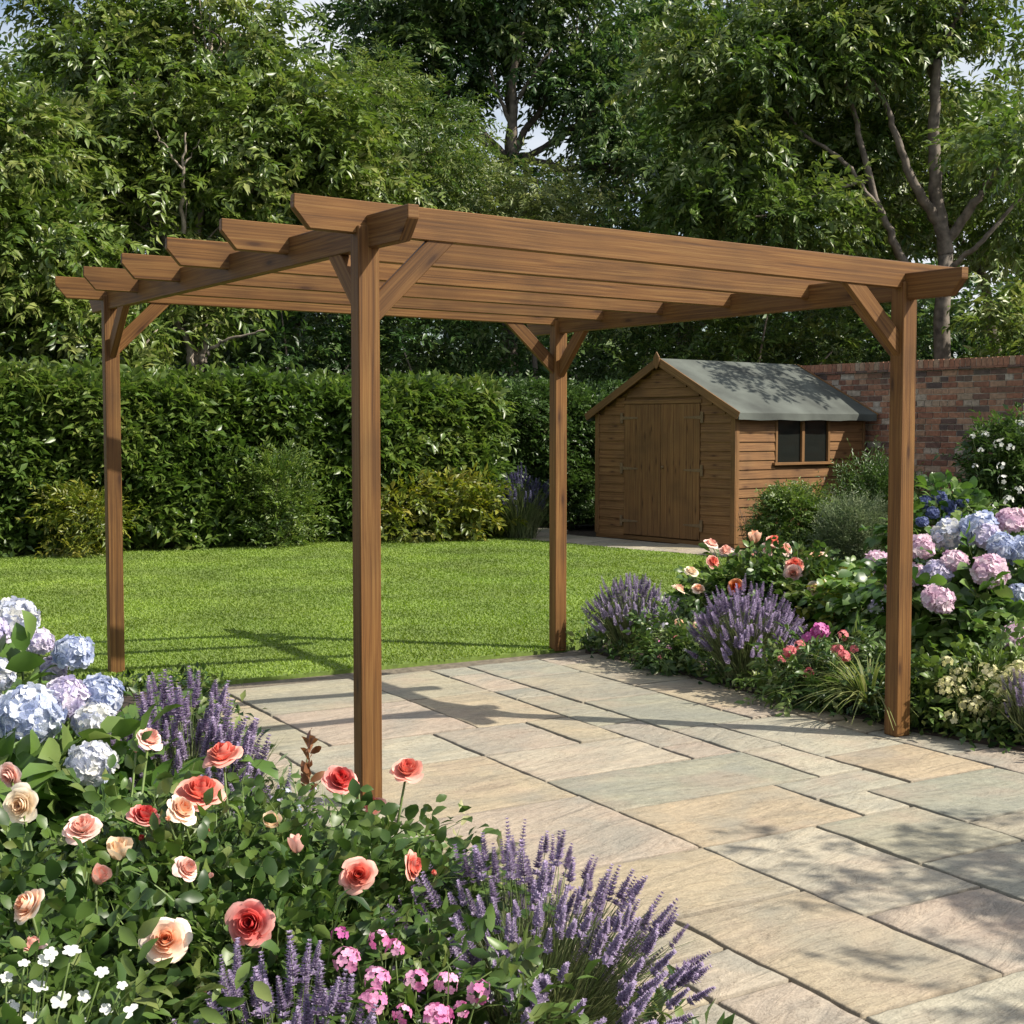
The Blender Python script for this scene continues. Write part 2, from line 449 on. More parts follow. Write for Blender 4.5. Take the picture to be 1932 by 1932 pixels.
def frame(o, ex, ez=Vector((0, 0, 1))):
    ex = Vector(ex).normalized()
    ey = Vector(ez).cross(ex).normalized()
    ez = ex.cross(ey)
    m4 = Matrix((ex, ey, ez)).transposed().to_4x4()
    m4.translation = o
    return m4

def pip(poly, X, Y):
    ins = np.zeros(X.shape, bool)
    n = len(poly)
    for i in range(n):
        x0, y0 = poly[i]; x1, y1 = poly[(i + 1) % n]
        c = (y0 > Y) != (y1 > Y)
        with np.errstate(divide='ignore', invalid='ignore'):
            ins ^= c & (X < (x1 - x0) * (Y - y0) / (y1 - y0 + 1e-12) + x0)
    return ins

# ------------------------------------------------------------------ ground, lawn, patio, path
def sheet(name, poly, z0, z1, mat, kind='structure'):
    bm = bmesh.new()
    vs = [bm.verts.new((x, y, z1)) for x, y in poly]
    f = bm.faces.new(vs)
    if f.normal.z < 0: f.normal_flip()
    lo = [bm.verts.new((x, y, z0)) for x, y in poly]
    n = len(poly)
    for i in range(n):
        j = (i + 1) % n
        bm.faces.new((vs[i], lo[i], lo[j], vs[j]))
    bmesh.ops.triangulate(bm, faces=[f])
    bmesh.ops.recalc_face_normals(bm, faces=bm.faces)
    o = finish(name, bm, mat)
    tag(o, kind=kind)
    return o

g = sheet("ground", [(-300, -100), (300, -100), (300, 500), (-300, 500)], -.3, -.06, M['soil'])

PO = Vector((.32, 9.0, 0))                      # back right corner of the patio
EX, EY = Vector((.862, .506, 0)).normalized(), Vector((-.506, .862, 0)).normalized()
LAWN = [(.36, 8.99), (-7.5, 4.37), (-9, 13.0), (-5.8, 15.55), (-4.58, 16.55), (-.19, 19.0), (-.12, 18.7), (.35, 17.9), (.9, 17.17), (1.5, 16.5),
        (2.13, 15.86), (3.1, 14.75), (2.6, 13.6), (1.9, 12.3), (1.15, 10.8), (.6, 9.6)]
sheet("lawn", LAWN, -.05, .012, M['turf'])

def grass():
    rng = R(5)
    n = 700000
    Y = 5 + 14.2 * rng.random(n) ** 1.25
    X = (rng.random(n) * 2 - 1) * (Y * .43 + .5)
    ok = pip(LAWN, X, Y) & (np.abs(X) < Y * .43 + .5)
    X, Y = X[ok], Y[ok]
    n = len(X)
    P = np.stack([X, Y, np.full(n, .008)], 1)
    a = rng.random(n) * 6.283
    lean = .4 + .8 * rng.random(n)
    A = np.stack([np.cos(a) * lean, np.sin(a) * lean, np.ones(n)], 1)
    A = unit(A)
    L = .013 + .013 * rng.random(n)
    wd = .0035 + .0035 * rng.random(n) + .0004 * Y
    S = unit(np.stack([-np.sin(a), np.cos(a), np.zeros(n)], 1))
    V = np.stack([P - S * wd[:, None], P + S * wd[:, None], P + A * L[:, None]], 1).reshape(-1, 3)
    patch = .5 + .25 * np.sin(X * 1.7 + np.sin(Y * 1.1) * 2) * np.sin(Y * 1.3 + X * .6) + .12 * np.sin(X * 5.1 + Y * 3.3)
    T = np.clip(.36 * patch + .36 * rng.random(n) + .12, 0, 1)
    o = link("grass", mesh_np("grass", V, np.arange(3 * n).reshape(-1, 3), np.repeat(T, 3)), M['grass'])
    tag(o, "short mown green grass blades covering the lawn", "grass", kind='stuff')
grass()

def slabs(name, u_range, v_range, origin, ex, ey, seed, unit_m=.30, zt=0.0, clip=None, big=True):
    rng = random.Random(seed); nr = R(seed)
    nu, nv = int((u_range[1] - u_range[0]) / unit_m), int((v_range[1] - v_range[0]) / unit_m)
    occ = [[False] * nv for _ in range(nu)]
    sizes = [(3, 2), (3, 2), (2, 3), (2, 2), (2, 2), (3, 3), (4, 2), (2, 1), (1, 2), (1, 1)] if big else [(2, 2), (3, 2), (2, 3)]
    r_gap = random.Random(seed + 1)
    Vs, Fs, Ts, Es, off = [], [], [], [], 0
    for j in range(nv):
        for i in range(nu):
            if occ[i][j]: continue
            opts = []
            for (a, bb) in sizes:
                if i + a <= nu and j + bb <= nv and all(not occ[i + x][j + y] for x in range(a) for y in range(bb)):
                    opts += [(a, bb)] * (a * bb)
            if not opts: opts = [(1, 1)]
            a, bb = rng.choice(opts)
            for x in range(a):
                for y in range(bb): occ[i + x][j + y] = True
            gap = .0028 + .003 * r_gap.random()
            u0, u1 = u_range[0] + i * unit_m + gap, u_range[0] + (i + a) * unit_m - gap
            v0, v1 = v_range[0] + j * unit_m + gap, v_range[0] + (j + bb) * unit_m - gap
            cc = origin + ex * ((u0 + u1) / 2) + ey * ((v0 + v1) / 2)
            if clip and not clip(cc): continue
            ku, kv = 6 * a + 3, 6 * bb + 3
            uu = np.concatenate([[0, 0, .007], np.linspace(0, 1, ku)[1:-1] * (u1 - u0), [u1 - u0 - .007, u1 - u0, u1 - u0]])
            vv = np.concatenate([[0, 0, .007], np.linspace(0, 1, kv)[1:-1] * (v1 - v0), [v1 - v0 - .007, v1 - v0, v1 - v0]])
            U, Vv = np.meshgrid(uu, vv, indexing='ij')
            ph = nr.random(8) * 6.28
            Z = .0012 * np.sin(U * 9 + ph[0] + 2 * np.sin(Vv * 7 + ph[1])) + .001 * np.sin(Vv * 15 + ph[2] + U * 4) + (nr.random() - .5) * .004
            Z = Z + (nr.random() - .5) * .006 * (U / (u1 - u0) - .5) + (nr.random() - .5) * .006 * (Vv / (v1 - v0) - .5)
            nU, nV = len(uu), len(vv)
            ed = np.zeros(U.shape)
            ed[[1, -2], :] = .0025; ed[:, [1, -2]] = .0025
            ed[[0, -1], :] = .05; ed[:, [0, -1]] = .05
            Z = Z - ed
            wob = lambda s, k: .0035 * np.sin(s * 21 + ph[k]) + .0022 * np.sin(s * 47 + ph[k] * 2)
            U2 = U + np.where(U < .02, np.abs(wob(Vv, 3)), 0) - np.where(U > u1 - u0 - .02, np.abs(wob(Vv, 4)), 0)
            V2 = Vv + np.where(Vv < .02, np.abs(wob(U, 5)), 0) - np.where(Vv > v1 - v0 - .02, np.abs(wob(U, 6)), 0)
            Pw = (np.array(origin)[None, None] + (u0 + U2)[..., None] * np.array(ex) + (v0 + V2)[..., None] * np.array(ey))
            Pw[..., 2] = zt + Z
            idx = np.arange(nU * nV).reshape(nU, nV)
            q = np.stack([idx[:-1, :-1], idx[1:, :-1], idx[1:, 1:], idx[:-1, 1:]], -1).reshape(-1, 4)
            Vs.append(Pw.reshape(-1, 3)); Fs.append(q + off); Ts.append(np.full(nU * nV, nr.random())); off += nU * nV
            Es.append((ed > 0).astype(float).ravel())
    me = mesh_np(name, np.concatenate(Vs), np.concatenate(Fs), np.concatenate(Ts), smooth=True)
    me.attributes.new("soil", 'FLOAT', 'POINT').data.foreach_set("value", np.concatenate(Es).astype(np.float32))
    return link(name, me, M['slab'])

def lp(u, v): return tuple((PO + EX * u + EY * v)[:2])
sheet("patio_bedding", [lp(-8, -10.5), lp(7.2, -10.5), lp(7.2, 0), lp(-8, 0)], -.05, -.0125, M['joint'])
def patio_clip(c):
    return abs(c.x) < c.y * .45 + 1.6 and c.y > .6
tag(slabs("patio", (-6.3, 7.0), (-9.6, 0.0), PO, EX, EY, 38, unit_m=.26, clip=patio_clip), kind='structure')

PF = [(-.6, 19.2), (-.12, 18.7), (.35, 17.9), (.9, 17.17), (1.5, 16.5), (2.13, 15.86), (3.1, 14.75), (4.6, 13.1)]
PATH = PF + [(x + .85, y + .72) for x, y in reversed(PF)]
sheet("path_bedding", PATH, -.05, -.012, M['joint'])
def path_clip(c): return bool(pip(PATH, np.array([c.x]), np.array([c.y]))[0])
PEX = Vector((-.64, .768, 0)).normalized(); PEY = Vector((.768, .64, 0)).normalized()
tag(slabs("path", (-6, 6), (-3, 3), Vector((2.6, 15.9, 0)), PEX, PEY, 21, unit_m=.3, zt=.004, clip=path_clip, big=False), kind='structure')

BED_R = [(.5, 8.93), (.92, 8.2), (1.28, 7.6), (1.64, 6.98), (1.93, 6.52), (2.33, 6.14), (3.2, 5.5), (6, 4.4), (10, 12), (8.6, 15.6), (6.9, 18.2),
         (5.4, 17.9), (4.2, 15.1), (3.5, 14.5), (3.12, 14.6), (2.6, 13.5), (1.95, 12.3), (1.2, 10.8), (.65, 9.6)]
BED_L = [(-1.75, 7.65), (-1.45, 6.6), (-1.15, 5.6), (-.92, 4.9), (-.62, 4.45), (-.3, 4.0), (.05, 3.62), (.33, 3.25), (.47, 2.8), (.45, 1.4), (-4, 1.4), (-7.4, 4.35)]
def ragged(poly, seed, step=.09, amp=.022):
    rg = random.Random(seed); out = []
    for (x0, y0), (x1, y1) in zip(poly, poly[1:] + poly[:1]):
        n = max(1, int(math.hypot(x1 - x0, y1 - y0) / step))
        for i in range(n):
            out.append((x0 + (x1 - x0) * i / n + rg.uniform(-amp, amp), y0 + (y1 - y0) * i / n + rg.uniform(-amp, amp)))
    return out
sheet("flower_bed", ragged(BED_R, 1), -.05, .012, M['soil'])
sheet("flower_bed", ragged(BED_L, 2), -.05, .012, M['soil'])

# ------------------------------------------------------------------ pergola
A2, B2, C2, D2 = (Vector(p) for p in ((-.5439, 5.2504, 0), (1.8442, 6.4672, 0), (.3033, 8.9866, 0), (-2.370, 8.1054, 0)))
TOPS = (2.32, 2.2414, 2.2629, 2.3408)
def pergola():
    root = empty("pergola", A2, "brown stained timber pergola with six rafters on four posts over the stone patio", "pergola")
    loc = [p - A2 for p in (A2, B2, C2, D2)]
    T = [p + Vector((0, 0, t)) for p, t in zip(loc, TOPS)]
    RD, OV, CH, OVC, DT, OFF, TH = .1232, .305, .065, .354, .0523, .004, .044
    ul, ur = (T[3] - T[0]).normalized(), (T[2] - T[1]).normalized()
    exf = (loc[1] - loc[0]).normalized()
    ps = .086
    for i in range(4):
        bm = bmesh.new()
        h = TOPS[i] - RD + .03
        box(bm, -ps / 2, ps / 2, -ps / 2, ps / 2, 0, h, .004)
        finish("post", bm, M['pergola'], root, axis=2, xf=frame(loc[i] - exf * (.018 if i == 0 else 0), exf))
    ss = [0, .2157, .4189, .6208, .8243, 1]
    def ends(L, o1, o2):
        return [(-o1, 0), (-o1, -.4 * RD), (-o1 + CH, -RD), (L + o2 - CH, -RD), (L + o2, -.4 * RD), (L + o2, 0)]
    for s in ss:
        l = T[0].lerp(T[3], s) - ul * OFF; r = T[1].lerp(T[2], s) - ur * OFF
        e = r - l
        bm = bmesh.new()
        prism(bm, ends(e.length, OV, OV), -TH / 2, TH / 2)
        finish("rafter", bm, M['pergola'], root, axis=0, xf=frame(l, e))
    for a, b_, u in ((T[0], T[3], ul), (T[1], T[2], ur)):
        L = (b_ - a).length
        bm = bmesh.new()
        prism(bm, ends(L, OVC, OVC), -.0235, .0235)
        finish("crossbeam", bm, M['pergola'], root, axis=0, xf=frame(a - Vector((0, 0, DT)), b_ - a))
    # two knee braces on every post
    nb = [(1, 3), (0, 2), (3, 1), (2, 0)]
    for i in range(4):
        for k, j in enumerate(nb[i]):
            d = (T[j] - T[i]).normalized()
            along_rafter = k == 0
            zt = -RD if along_rafter else -RD - DT           # underside of what it carries
            w = .040 * 1.414
            u1 = .30 if along_rafter else .27
            zb = zt - u1                                     # 45 degrees
            up = .03
            poly = [(.01, zb + .01 - w), (u1 + up + w, zt + up), (u1 + up - w, zt + up), (.01, zb + .01 + w)]
            bm = bmesh.new()
            prism(bm, poly, -.0195, .0195)
            # grain along the brace: rotate UV axis by shearing into a 45 degree frame
            rot = Matrix.Rotation(math.radians(45), 4, 'Y')
            bm.transform(rot)
            xf = frame(T[i], Vector((d.x, d.y, 0))) @ rot.inverted()
            finish("brace", bm, M['pergola'], root, axis=0, xf=xf)
    return root
pergola()

# ------------------------------------------------------------------ shed
def shed():
    o = Vector((1.18, 18.73, 0))
    ex = Vector((1.56, -1.94, 0)); WD = ex.length; ex.normalize()
    root = empty("garden_shed", o, "brown weatherboard garden shed with grey felt roof and double doors by the brick wall", "shed",
                 rz=math.atan2(ex.y, ex.x))
    # local: x along the front, y into the shed, z up
    DP, EV, RG = 2.55, 1.70, 2.34
    slope = (RG - EV) / (WD / 2)
    H = .115
    d0, d1 = .215 * WD, .775 * WD
    def clap_front(bm, yy, sgn):
        z = .05
        while z < RG - .03:
            z1 = z + H
            def lim(zz): return (max(0, (zz - EV) / slope), min(WD, WD - (zz - EV) / slope)) if zz > EV else (0, WD)
            segs = []
            a0, a1 = lim(min(z1, RG - .01))
            if a1 - a0 < .04: break
            if z < 1.80 - .01 and sgn < 0:
                segs = [(a0, d0), (d1, a1)]
            else:
                segs = [(a0, a1)]
            for s0, s1 in segs:
                if s1 - s0 < .02: continue
                p = [(yy, z), (yy + sgn * .022, z), (yy + sgn * .007, z1 + .006), (yy, z1 + .006)]
                vs = [[bm.verts.new((x, y, zz)) for (y, zz) in p] for x in (s0, s1)]
                for i in range(4):
                    j = (i + 1) % 4
                    bm.faces.new((vs[0][i], vs[0][j], vs[1][j], vs[1][i]))
                bm.faces.new(vs[0]); bm.faces.new(list(reversed(vs[1])))
            z = z1
        bmesh.ops.recalc_face_normals(bm, faces=bm.faces)
    def clap_side(bm, xx, sgn, hole=None):
        z = .05
        while z < EV - .02:
            z1 = min(z + H, EV)
            segs = [(0, DP)]
            if hole and z1 > hole[2] + .01 and z < hole[3] - .01: segs = [(0, hole[0]), (hole[1], DP)]
            for s0, s1 in segs:
                p = [(xx, z), (xx + sgn * .022, z), (xx + sgn * .007, z1 + .006), (xx, z1 + .006)]
                vs = [[bm.verts.new((x, y, zz)) for (x, zz) in p] for y in (s0, s1)]
                for i in range(4):
                    j = (i + 1) % 4
                    bm.faces.new((vs[0][i], vs[0][j], vs[1][j], vs[1][i]))
                bm.faces.new(vs[0]); bm.faces.new(list(reversed(vs[1])))
            z = z1
        bmesh.ops.recalc_face_normals(bm, faces=bm.faces)
    hole = (.73, 1.81, 1.05, 1.66)
    bm = bmesh.new(); clap_front(bm, 0, -1); finish("front_wall", bm, M['shed'], root, axis=0)
    bm = bmesh.new(); clap_front(bm, DP, 1); finish("rear_wall", bm, M['shed'], root, axis=0)
    bm = bmesh.new(); clap_side(bm, WD, 1, hole); finish("side_wall", bm, M['shed'], root, axis=1)
    bm = bmesh.new(); clap_side(bm, 0, -1); finish("side_wall", bm, M['shed'], root, axis=1)
    bm = bmesh.new(); box(bm, -.02, WD + .02, -.02, DP + .02, 0, .055); finish("base_frame", bm, M['shed_trim'], root, axis=0)
    bm = bmesh.new()                                          # dark lining so the boards are not see-through
    prism(bm, [(.01, .06), (WD - .01, .06), (WD - .01, EV - .01), (WD / 2, RG - .03), (.01, EV - .01)], .01, DP - .01, bev=0)
    # lining kept as an inner shell behind the boards
    finish("inner_lining", bm, M['shed_trim'], root, axis=0)
    for x0, x1, y0, y1 in ((WD - .045, WD + .03, -.032, -.008), (-.03, .045, -.032, -.008), (WD + .008, WD + .030, -.008, .05), (WD + .008, WD + .030, DP - .05, DP)):
        bm = bmesh.new(); box(bm, x0, x1, y0, y1, .056, EV - .02); finish("corner_trim", bm, M['shed_trim'], root, axis=2)
    # doors of vertical boards
    mid = (d0 + d1) / 2
    for s, (a, b_) in enumerate(((d0 + .008, mid - .003), (mid + .003, d1 - .008))):
        bm = bmesh.new()
        n = 6
        for i in range(n):
            w_ = (b_ - a) / n
            box(bm, a + i * w_ + .0015, a + (i + 1) * w_ - .0015, -.030, -.004, .07, 1.795, .004)
        dr = finish("door", bm, M['shed'], root, axis=2)
        for z in (.25, .95, 1.62):
            bm = bmesh.new()
            xh = a - .03 if s == 0 else b_ + .03
            sg = 1 if s == 0 else -1
            x0, x1 = sorted((xh, xh + sg * .30))
            tip = xh + sg * .30
            pl = [(xh, z - .022), (tip, z - .010), (tip, z + .010), (xh, z + .022)]
            prism(bm, pl, -.037, -.031, bev=.001)
            xb0, xb1 = sorted((xh - sg * .035, xh + sg * .012))
            box(bm, xb0, xb1, -.040, -.0305, z - .07, z + .07, .001)
            finish("hinge", bm, M['iron'], dr, axis=0)
        if s == 1:
            bm = bmesh.new(); bmesh.ops.create_uvsphere(bm, u_segments=12, v_segments=8, radius=.02, matrix=Matrix.Translation((a + .05, -.05, .98)))
            finish("knob", bm, M['iron'], dr, axis=0)
    for x0, x1 in ((d0 - .05, d0), (d1, d1 + .05)):
        pass
    bm = bmesh.new(); box(bm, d0 - .02, d1 + .02, -.034, -.006, 1.80, 1.85); finish("door_lintel", bm, M['shed_trim'], root, axis=0)
    # window in the right side
    wx = WD
    bm = bmesh.new()
    y0, y1, z0, z1 = hole
    box(bm, wx - .02, wx + .028, y0, y0 + .04, z0, z1)
    box(bm, wx - .02, wx + .028, y1 - .04, y1, z0, z1)
    box(bm, wx - .02, wx + .026, (y0 + y1) / 2 - .028, (y0 + y1) / 2 + .028, z0 + .001, z1 - .041)
    box(bm, wx - .02, wx + .027, y0 + .041, y1 - .041, z1 - .04, z1)
    wf = finish("window", bm, M['shed_trim'], root, axis=2)
    ym = (y0 + y1) / 2
    for a, b_ in ((y0 + .041, ym - .029), (ym + .029, y1 - .041)):
        bm = bmesh.new(); box(bm, wx - .012, wx - .004, a, b_, z0 + .004, z1 - .042, 0); finish("pane", bm, M['glass'], wf, axis=1)
    bm = bmesh.new(); box(bm, wx - .02, wx + .06, y0 - .05, y1 + .05, z0 - .035, z0 - .001); finish("sill", bm, M['shed_trim'], wf, axis=1)
    # roof
    oh, eo, th = .09, .13, .035
    nx = math.atan(slope)
    bm = bmesh.new()
    for sg in (-1, 1):
        xm = WD / 2
        xe = xm + sg * (WD / 2 + eo)
        ze = RG - slope * (WD / 2 + eo)
        n = 14
        # subdivided felt sheet with a turned-down edge
        rows = []
        for j in range(n + 1):
            y = -oh + (DP + 2 * oh) * j / n
            wv = .006 * math.sin(j * 1.7 + sg) 
            rows.append([(xm, y, RG + .045), (xm + sg * .3 * (WD / 2 + eo), y, RG + .045 - .3 * (WD / 2 + eo) * slope + wv * .6),
                         (xm + sg * .7 * (WD / 2 + eo), y, RG + .045 - .7 * (WD / 2 + eo) * slope - wv * .5),
                         (xe, y, ze + .045), (xe + sg * .012, y, ze + .035 + wv * .3), (xe + sg * .012, y, ze - .05 + wv)])
        gv = [[bm.verts.new(p) for p in r_] for r_ in rows]
        for j in range(n):
            for k in range(5):
                bm.faces.new((gv[j][k], gv[j + 1][k], gv[j + 1][k + 1], gv[j][k + 1]))
    bmesh.ops.recalc_face_normals(bm, faces=bm.faces)
    rf = finish("roof", bm, M['felt'], root, axis=1)
    sm = rf.modifiers.new("thickness", 'SOLIDIFY'); sm.thickness = .012; sm.offset = -1
    bm = bmesh.new()
    for sg in (-1, 1):
        xm = WD / 2
        xe = xm + sg * (WD / 2 + eo - .01); ze = RG - slope * (WD / 2 + eo - .01)
        pl = [(xm, RG + .005), (xe, ze + .005), (xe, ze + .029), (xm, RG + .029)]
        prism(bm, pl, -oh + .02, DP + oh - .02, bev=0)
    finish("roof_deck", bm, M['shed_trim'], root, axis=1)
    for sg in (-1, 1):
        xm = WD / 2
        xe = xm + sg * (WD / 2 + eo + .015); ze = RG - slope * (WD / 2 + eo + .015)
        for yy in (-oh - .022, DP + oh + .002):
            bm = bmesh.new()
            # board drawn flat then sheared to the slope
            L = math.hypot(xe - xm, RG - ze)
            box(bm, 0.001, L, yy, yy + .02, -.055, .045)
            an = math.atan2(RG - ze, abs(xe - xm))
            mt = Matrix.Translation((xm, 0, RG + .012)) @ (Matrix.Rotation(an, 4, 'Y') if sg > 0 else Matrix.Scale(-1, 4, (1, 0, 0)) @ Matrix.Rotation(an, 4, 'Y'))
            ob = finish("bargeboard", bm, M['shed_trim'], root, axis=0, xf=mt)
            if sg < 0: ob.data.flip_normals()
    bm = bmesh.new()
    xm = WD / 2
    prism(bm, [(xm - .05, RG - .03), (xm, RG - .10), (xm + .05, RG - .03), (xm + .05, RG + .06), (xm, RG + .13), (xm - .05, RG + .06)], -oh - .044, -oh - .024)
    finish("finial", bm, M['shed_trim'], root, axis=2)
    return root
shed()

# ------------------------------------------------------------------ brick wall
def brick_wall():
    dw = Vector((-.627, .779, 0)).normalized()
    p0 = Vector((4.93, 18.56, 0)) - dw * 5.2
    L = 9.6
    root = empty("brick_wall", p0, "old red brick garden wall with brick on edge coping behind the shed", "wall", rz=math.atan2(dw.y, dw.x))
    rng = random.Random(3)
    # local: x along the wall, +y towards the garden
    Vs, Fs, Ts, off = [], [], [], 0
    BH, BL, J = .066, .218, .011
    def add(x0, x1, y0, y1, z0, z1, t, j=.0025):
        nonlocal off
        c = []
        for z in (z0, z1):
            for y in (y0, y1):
                for x in (x0, x1):
                    c.append((x + rng.uniform(-j, j), y + rng.uniform(-j, j), z + rng.uniform(-j, j)))
        Vs.append(c); Fs.append(np.array([(0, 2, 3, 1), (4, 5, 7, 6), (0, 1, 5, 4), (2, 6, 7, 3), (0, 4, 6, 2), (1, 3, 7, 5)]) + off)
        Ts.extend([t] * 8); off += 8
    z, r = .0, 0
    HT = 2.29
    while z + BH < HT:
        x = -(BL / 2 if r % 2 else 0) - .01
        head = r % 4 == 3
        bl = BL / 2 - .005 if head else BL
        while x < L:
            t = rng.random() if rng.random() > .12 else rng.choice((0, .05, 1, .95))
            y1 = .108 + rng.uniform(-.003, .004)
            add(max(0, x), min(L, x + bl), -.108, y1, z, z + BH, t)
            x += bl + J
        z += BH + J; r += 1
    body = link("brickwork", mesh_np("brickwork", np.concatenate(Vs), np.concatenate(Fs), Ts, smooth=False), M['brick'], root)
    zt = z
    bm = bmesh.new(); box(bm, .005, L - .005, -.099, .0985, 0, zt - .002, 0); finish("mortar", bm, M['mortar'], root)
    Vs, Fs, Ts, off = [], [], [], 0
    x = 0
    while x < L:                                        # creasing tiles
        w_ = .16 + rng.random() * .02
        add(x, min(L, x + w_), -.14, .14 + rng.uniform(-.006, .006), zt + .001, zt + .028, rng.random() * .4)
        x += w_ + .004
    link("creasing", mesh_np("creasing", np.concatenate(Vs), np.concatenate(Fs), Ts, smooth=False), M['brick'], root)
    Vs, Fs, Ts, off = [], [], [], 0
    x = 0
    while x < L:                                        # coping of bricks on edge
        add(x, min(L, x + .066), -.112, .114, zt + .031, zt + .138, .3 + .6 * rng.random(), .003)
        x += .066 + .011
    link("coping", mesh_np("coping", np.concatenate(Vs), np.concatenate(Fs), Ts, smooth=False), M['brick'], root)
    bm = bmesh.new(); box(bm, .005, L - .005, -.102, .104, zt + .0295, zt + .128, 0); finish("coping_mortar", bm, M['mortar'], root)
brick_wall()

# ------------------------------------------------------------------ foliage generators
def clumped(rng, blobs, n_clump, twigs_per, sigma, shell=.55):
    """blobs (k,6) -> twig base points and outward directions"""
    bl = np.asarray(blobs, float)
    wt = (bl[:, 3] * bl[:, 4] + bl[:, 3] * bl[:, 5] + bl[:, 4] * bl[:, 5]); wt /= wt.sum()
    bi = rng.choice(len(bl), n_clump, p=wt)
    d = unit(rng.normal(size=(n_clump, 3)))
    rr = shell + (1 - shell) * rng.random(n_clump) ** .7
    rr *= 1 + .12 * rng.normal(size=n_clump)
    cc = bl[bi, :3] + d * bl[bi, 3:] * rr[:, None]
    ct = rng.random(n_clump)
    idx = np.repeat(np.arange(n_clump), twigs_per)
    off = np.clip(rng.normal(size=(len(idx), 3)), -1.7, 1.7) * sigma * np.array([1.15, 1.15, .55])
    P = cc[idx] + off
    out = unit(d[idx] * .8 + unit(off) * .9 + rng.normal(size=(len(idx), 3)) * .45)
    return P, out, ct[idx], cc

def twig_leaves(rng, P, D, ct, n_leaf, tw_len, leaf_len, leaf_w, droop=.25, up=.9, splay=.8):
    n = len(P)
    D = unit(D + np.array([0, 0, -droop]))
    t = (np.arange(n_leaf) + .5) / n_leaf
    t = t[None, :] + rng.normal(size=(n, n_leaf)) * .04
    side = np.where(np.arange(n_leaf) % 2 == 0, 1., -1.)[None, :, None]
    upv = np.array([0, 0, 1.]) * up + rng.normal(size=(n, 3)) * .55
    S = unit(np.cross(upv, D))
    Nn = np.cross(D, S)
    tl = tw_len * (.6 + .8 * rng.random(n))
    pos = P[:, None] + D[:, None] * (t * tl[:, None])[..., None]
    pos[..., 2] -= droop * .5 * (t ** 2) * tl[:, None]
    ax = unit(D[:, None] * .75 + side * S[:, None] * splay + rng.normal(size=(n, n_leaf, 3)) * .22 + np.array([0, 0, -droop * .6]))
    nn = Nn[:, None] + rng.normal(size=(n, n_leaf, 3)) * .35
    m = n * n_leaf
    L = leaf_len * (.65 + .6 * rng.random(m)); Wd = L * leaf_w * (.8 + .4 * rng.random(m))
    T = np.clip(np.repeat(ct, n_leaf) * .55 + rng.random(m) * .45, 0, 1)
    return pos.reshape(-1, 3), ax.reshape(-1, 3), nn.reshape(-1, 3), L, Wd, T

def foliage(name, rng, blobs, n_clump, twigs_per, sigma, n_leaf, tw_len, leaf_len, leaf_w, mat, parent, tmpl=KITE, shell=.55, droop=.25, up=.9, splay=.8, zmin=None, clear=(), shoots=False):
    P, D, ct, cc = clumped(rng, blobs, n_clump, twigs_per, sigma, shell)
    if zmin is not None:
        ok = P[:, 2] > zmin
        P, D, ct = P[ok], D[ok], ct[ok]
    tl = twig_leaves(rng, P, D, ct, n_leaf, tw_len, leaf_len, leaf_w, droop, up, splay)
    if len(clear):                                   # leaves part where a bloom opens to the light
        q = tl[0] + unit(tl[1]) * (tl[3] * .5)[:, None]
        keep = np.ones(len(q), bool)
        for c, d, ln, r in clear:
            c = np.array(c); d = np.array(d)
            t_ = np.clip((q - c) @ d, -.3 * r, ln)
            keep &= np.linalg.norm(q - c - t_[:, None] * d, axis=1) > r + .25 * leaf_len
        tl = tuple(a[keep] for a in tl)
    if shoots:                                       # green twigs that carry the leaves, and canes from the root
        n = len(P); Dn = unit(D + np.array([0, 0, -droop]))
        bits = [leaves_VF(P - Dn * tw_len * .5, Dn, rng.normal(size=(n, 3)), tw_len * 1.35, np.full(n, .0036), rng.random(n), BLADE)]
        for k in rng.choice(len(cc), min(40, len(cc)), replace=False):
            c = cc[k]
            bits.append(tube_VF(bez((c[0] * .25, c[1] * .25, -.01), (c[0] * .6, c[1] * .6, c[2] * .55), c, 6), np.linspace(.0045, .002, 6), 4))
        link("shoots", mesh_np("shoots", *join_VF(bits)), M['stem'], parent)
    V, F, T = leaves_VF(*tl, tmpl)
    return link(name, mesh_np(name, V, F, T), mat, parent), cc

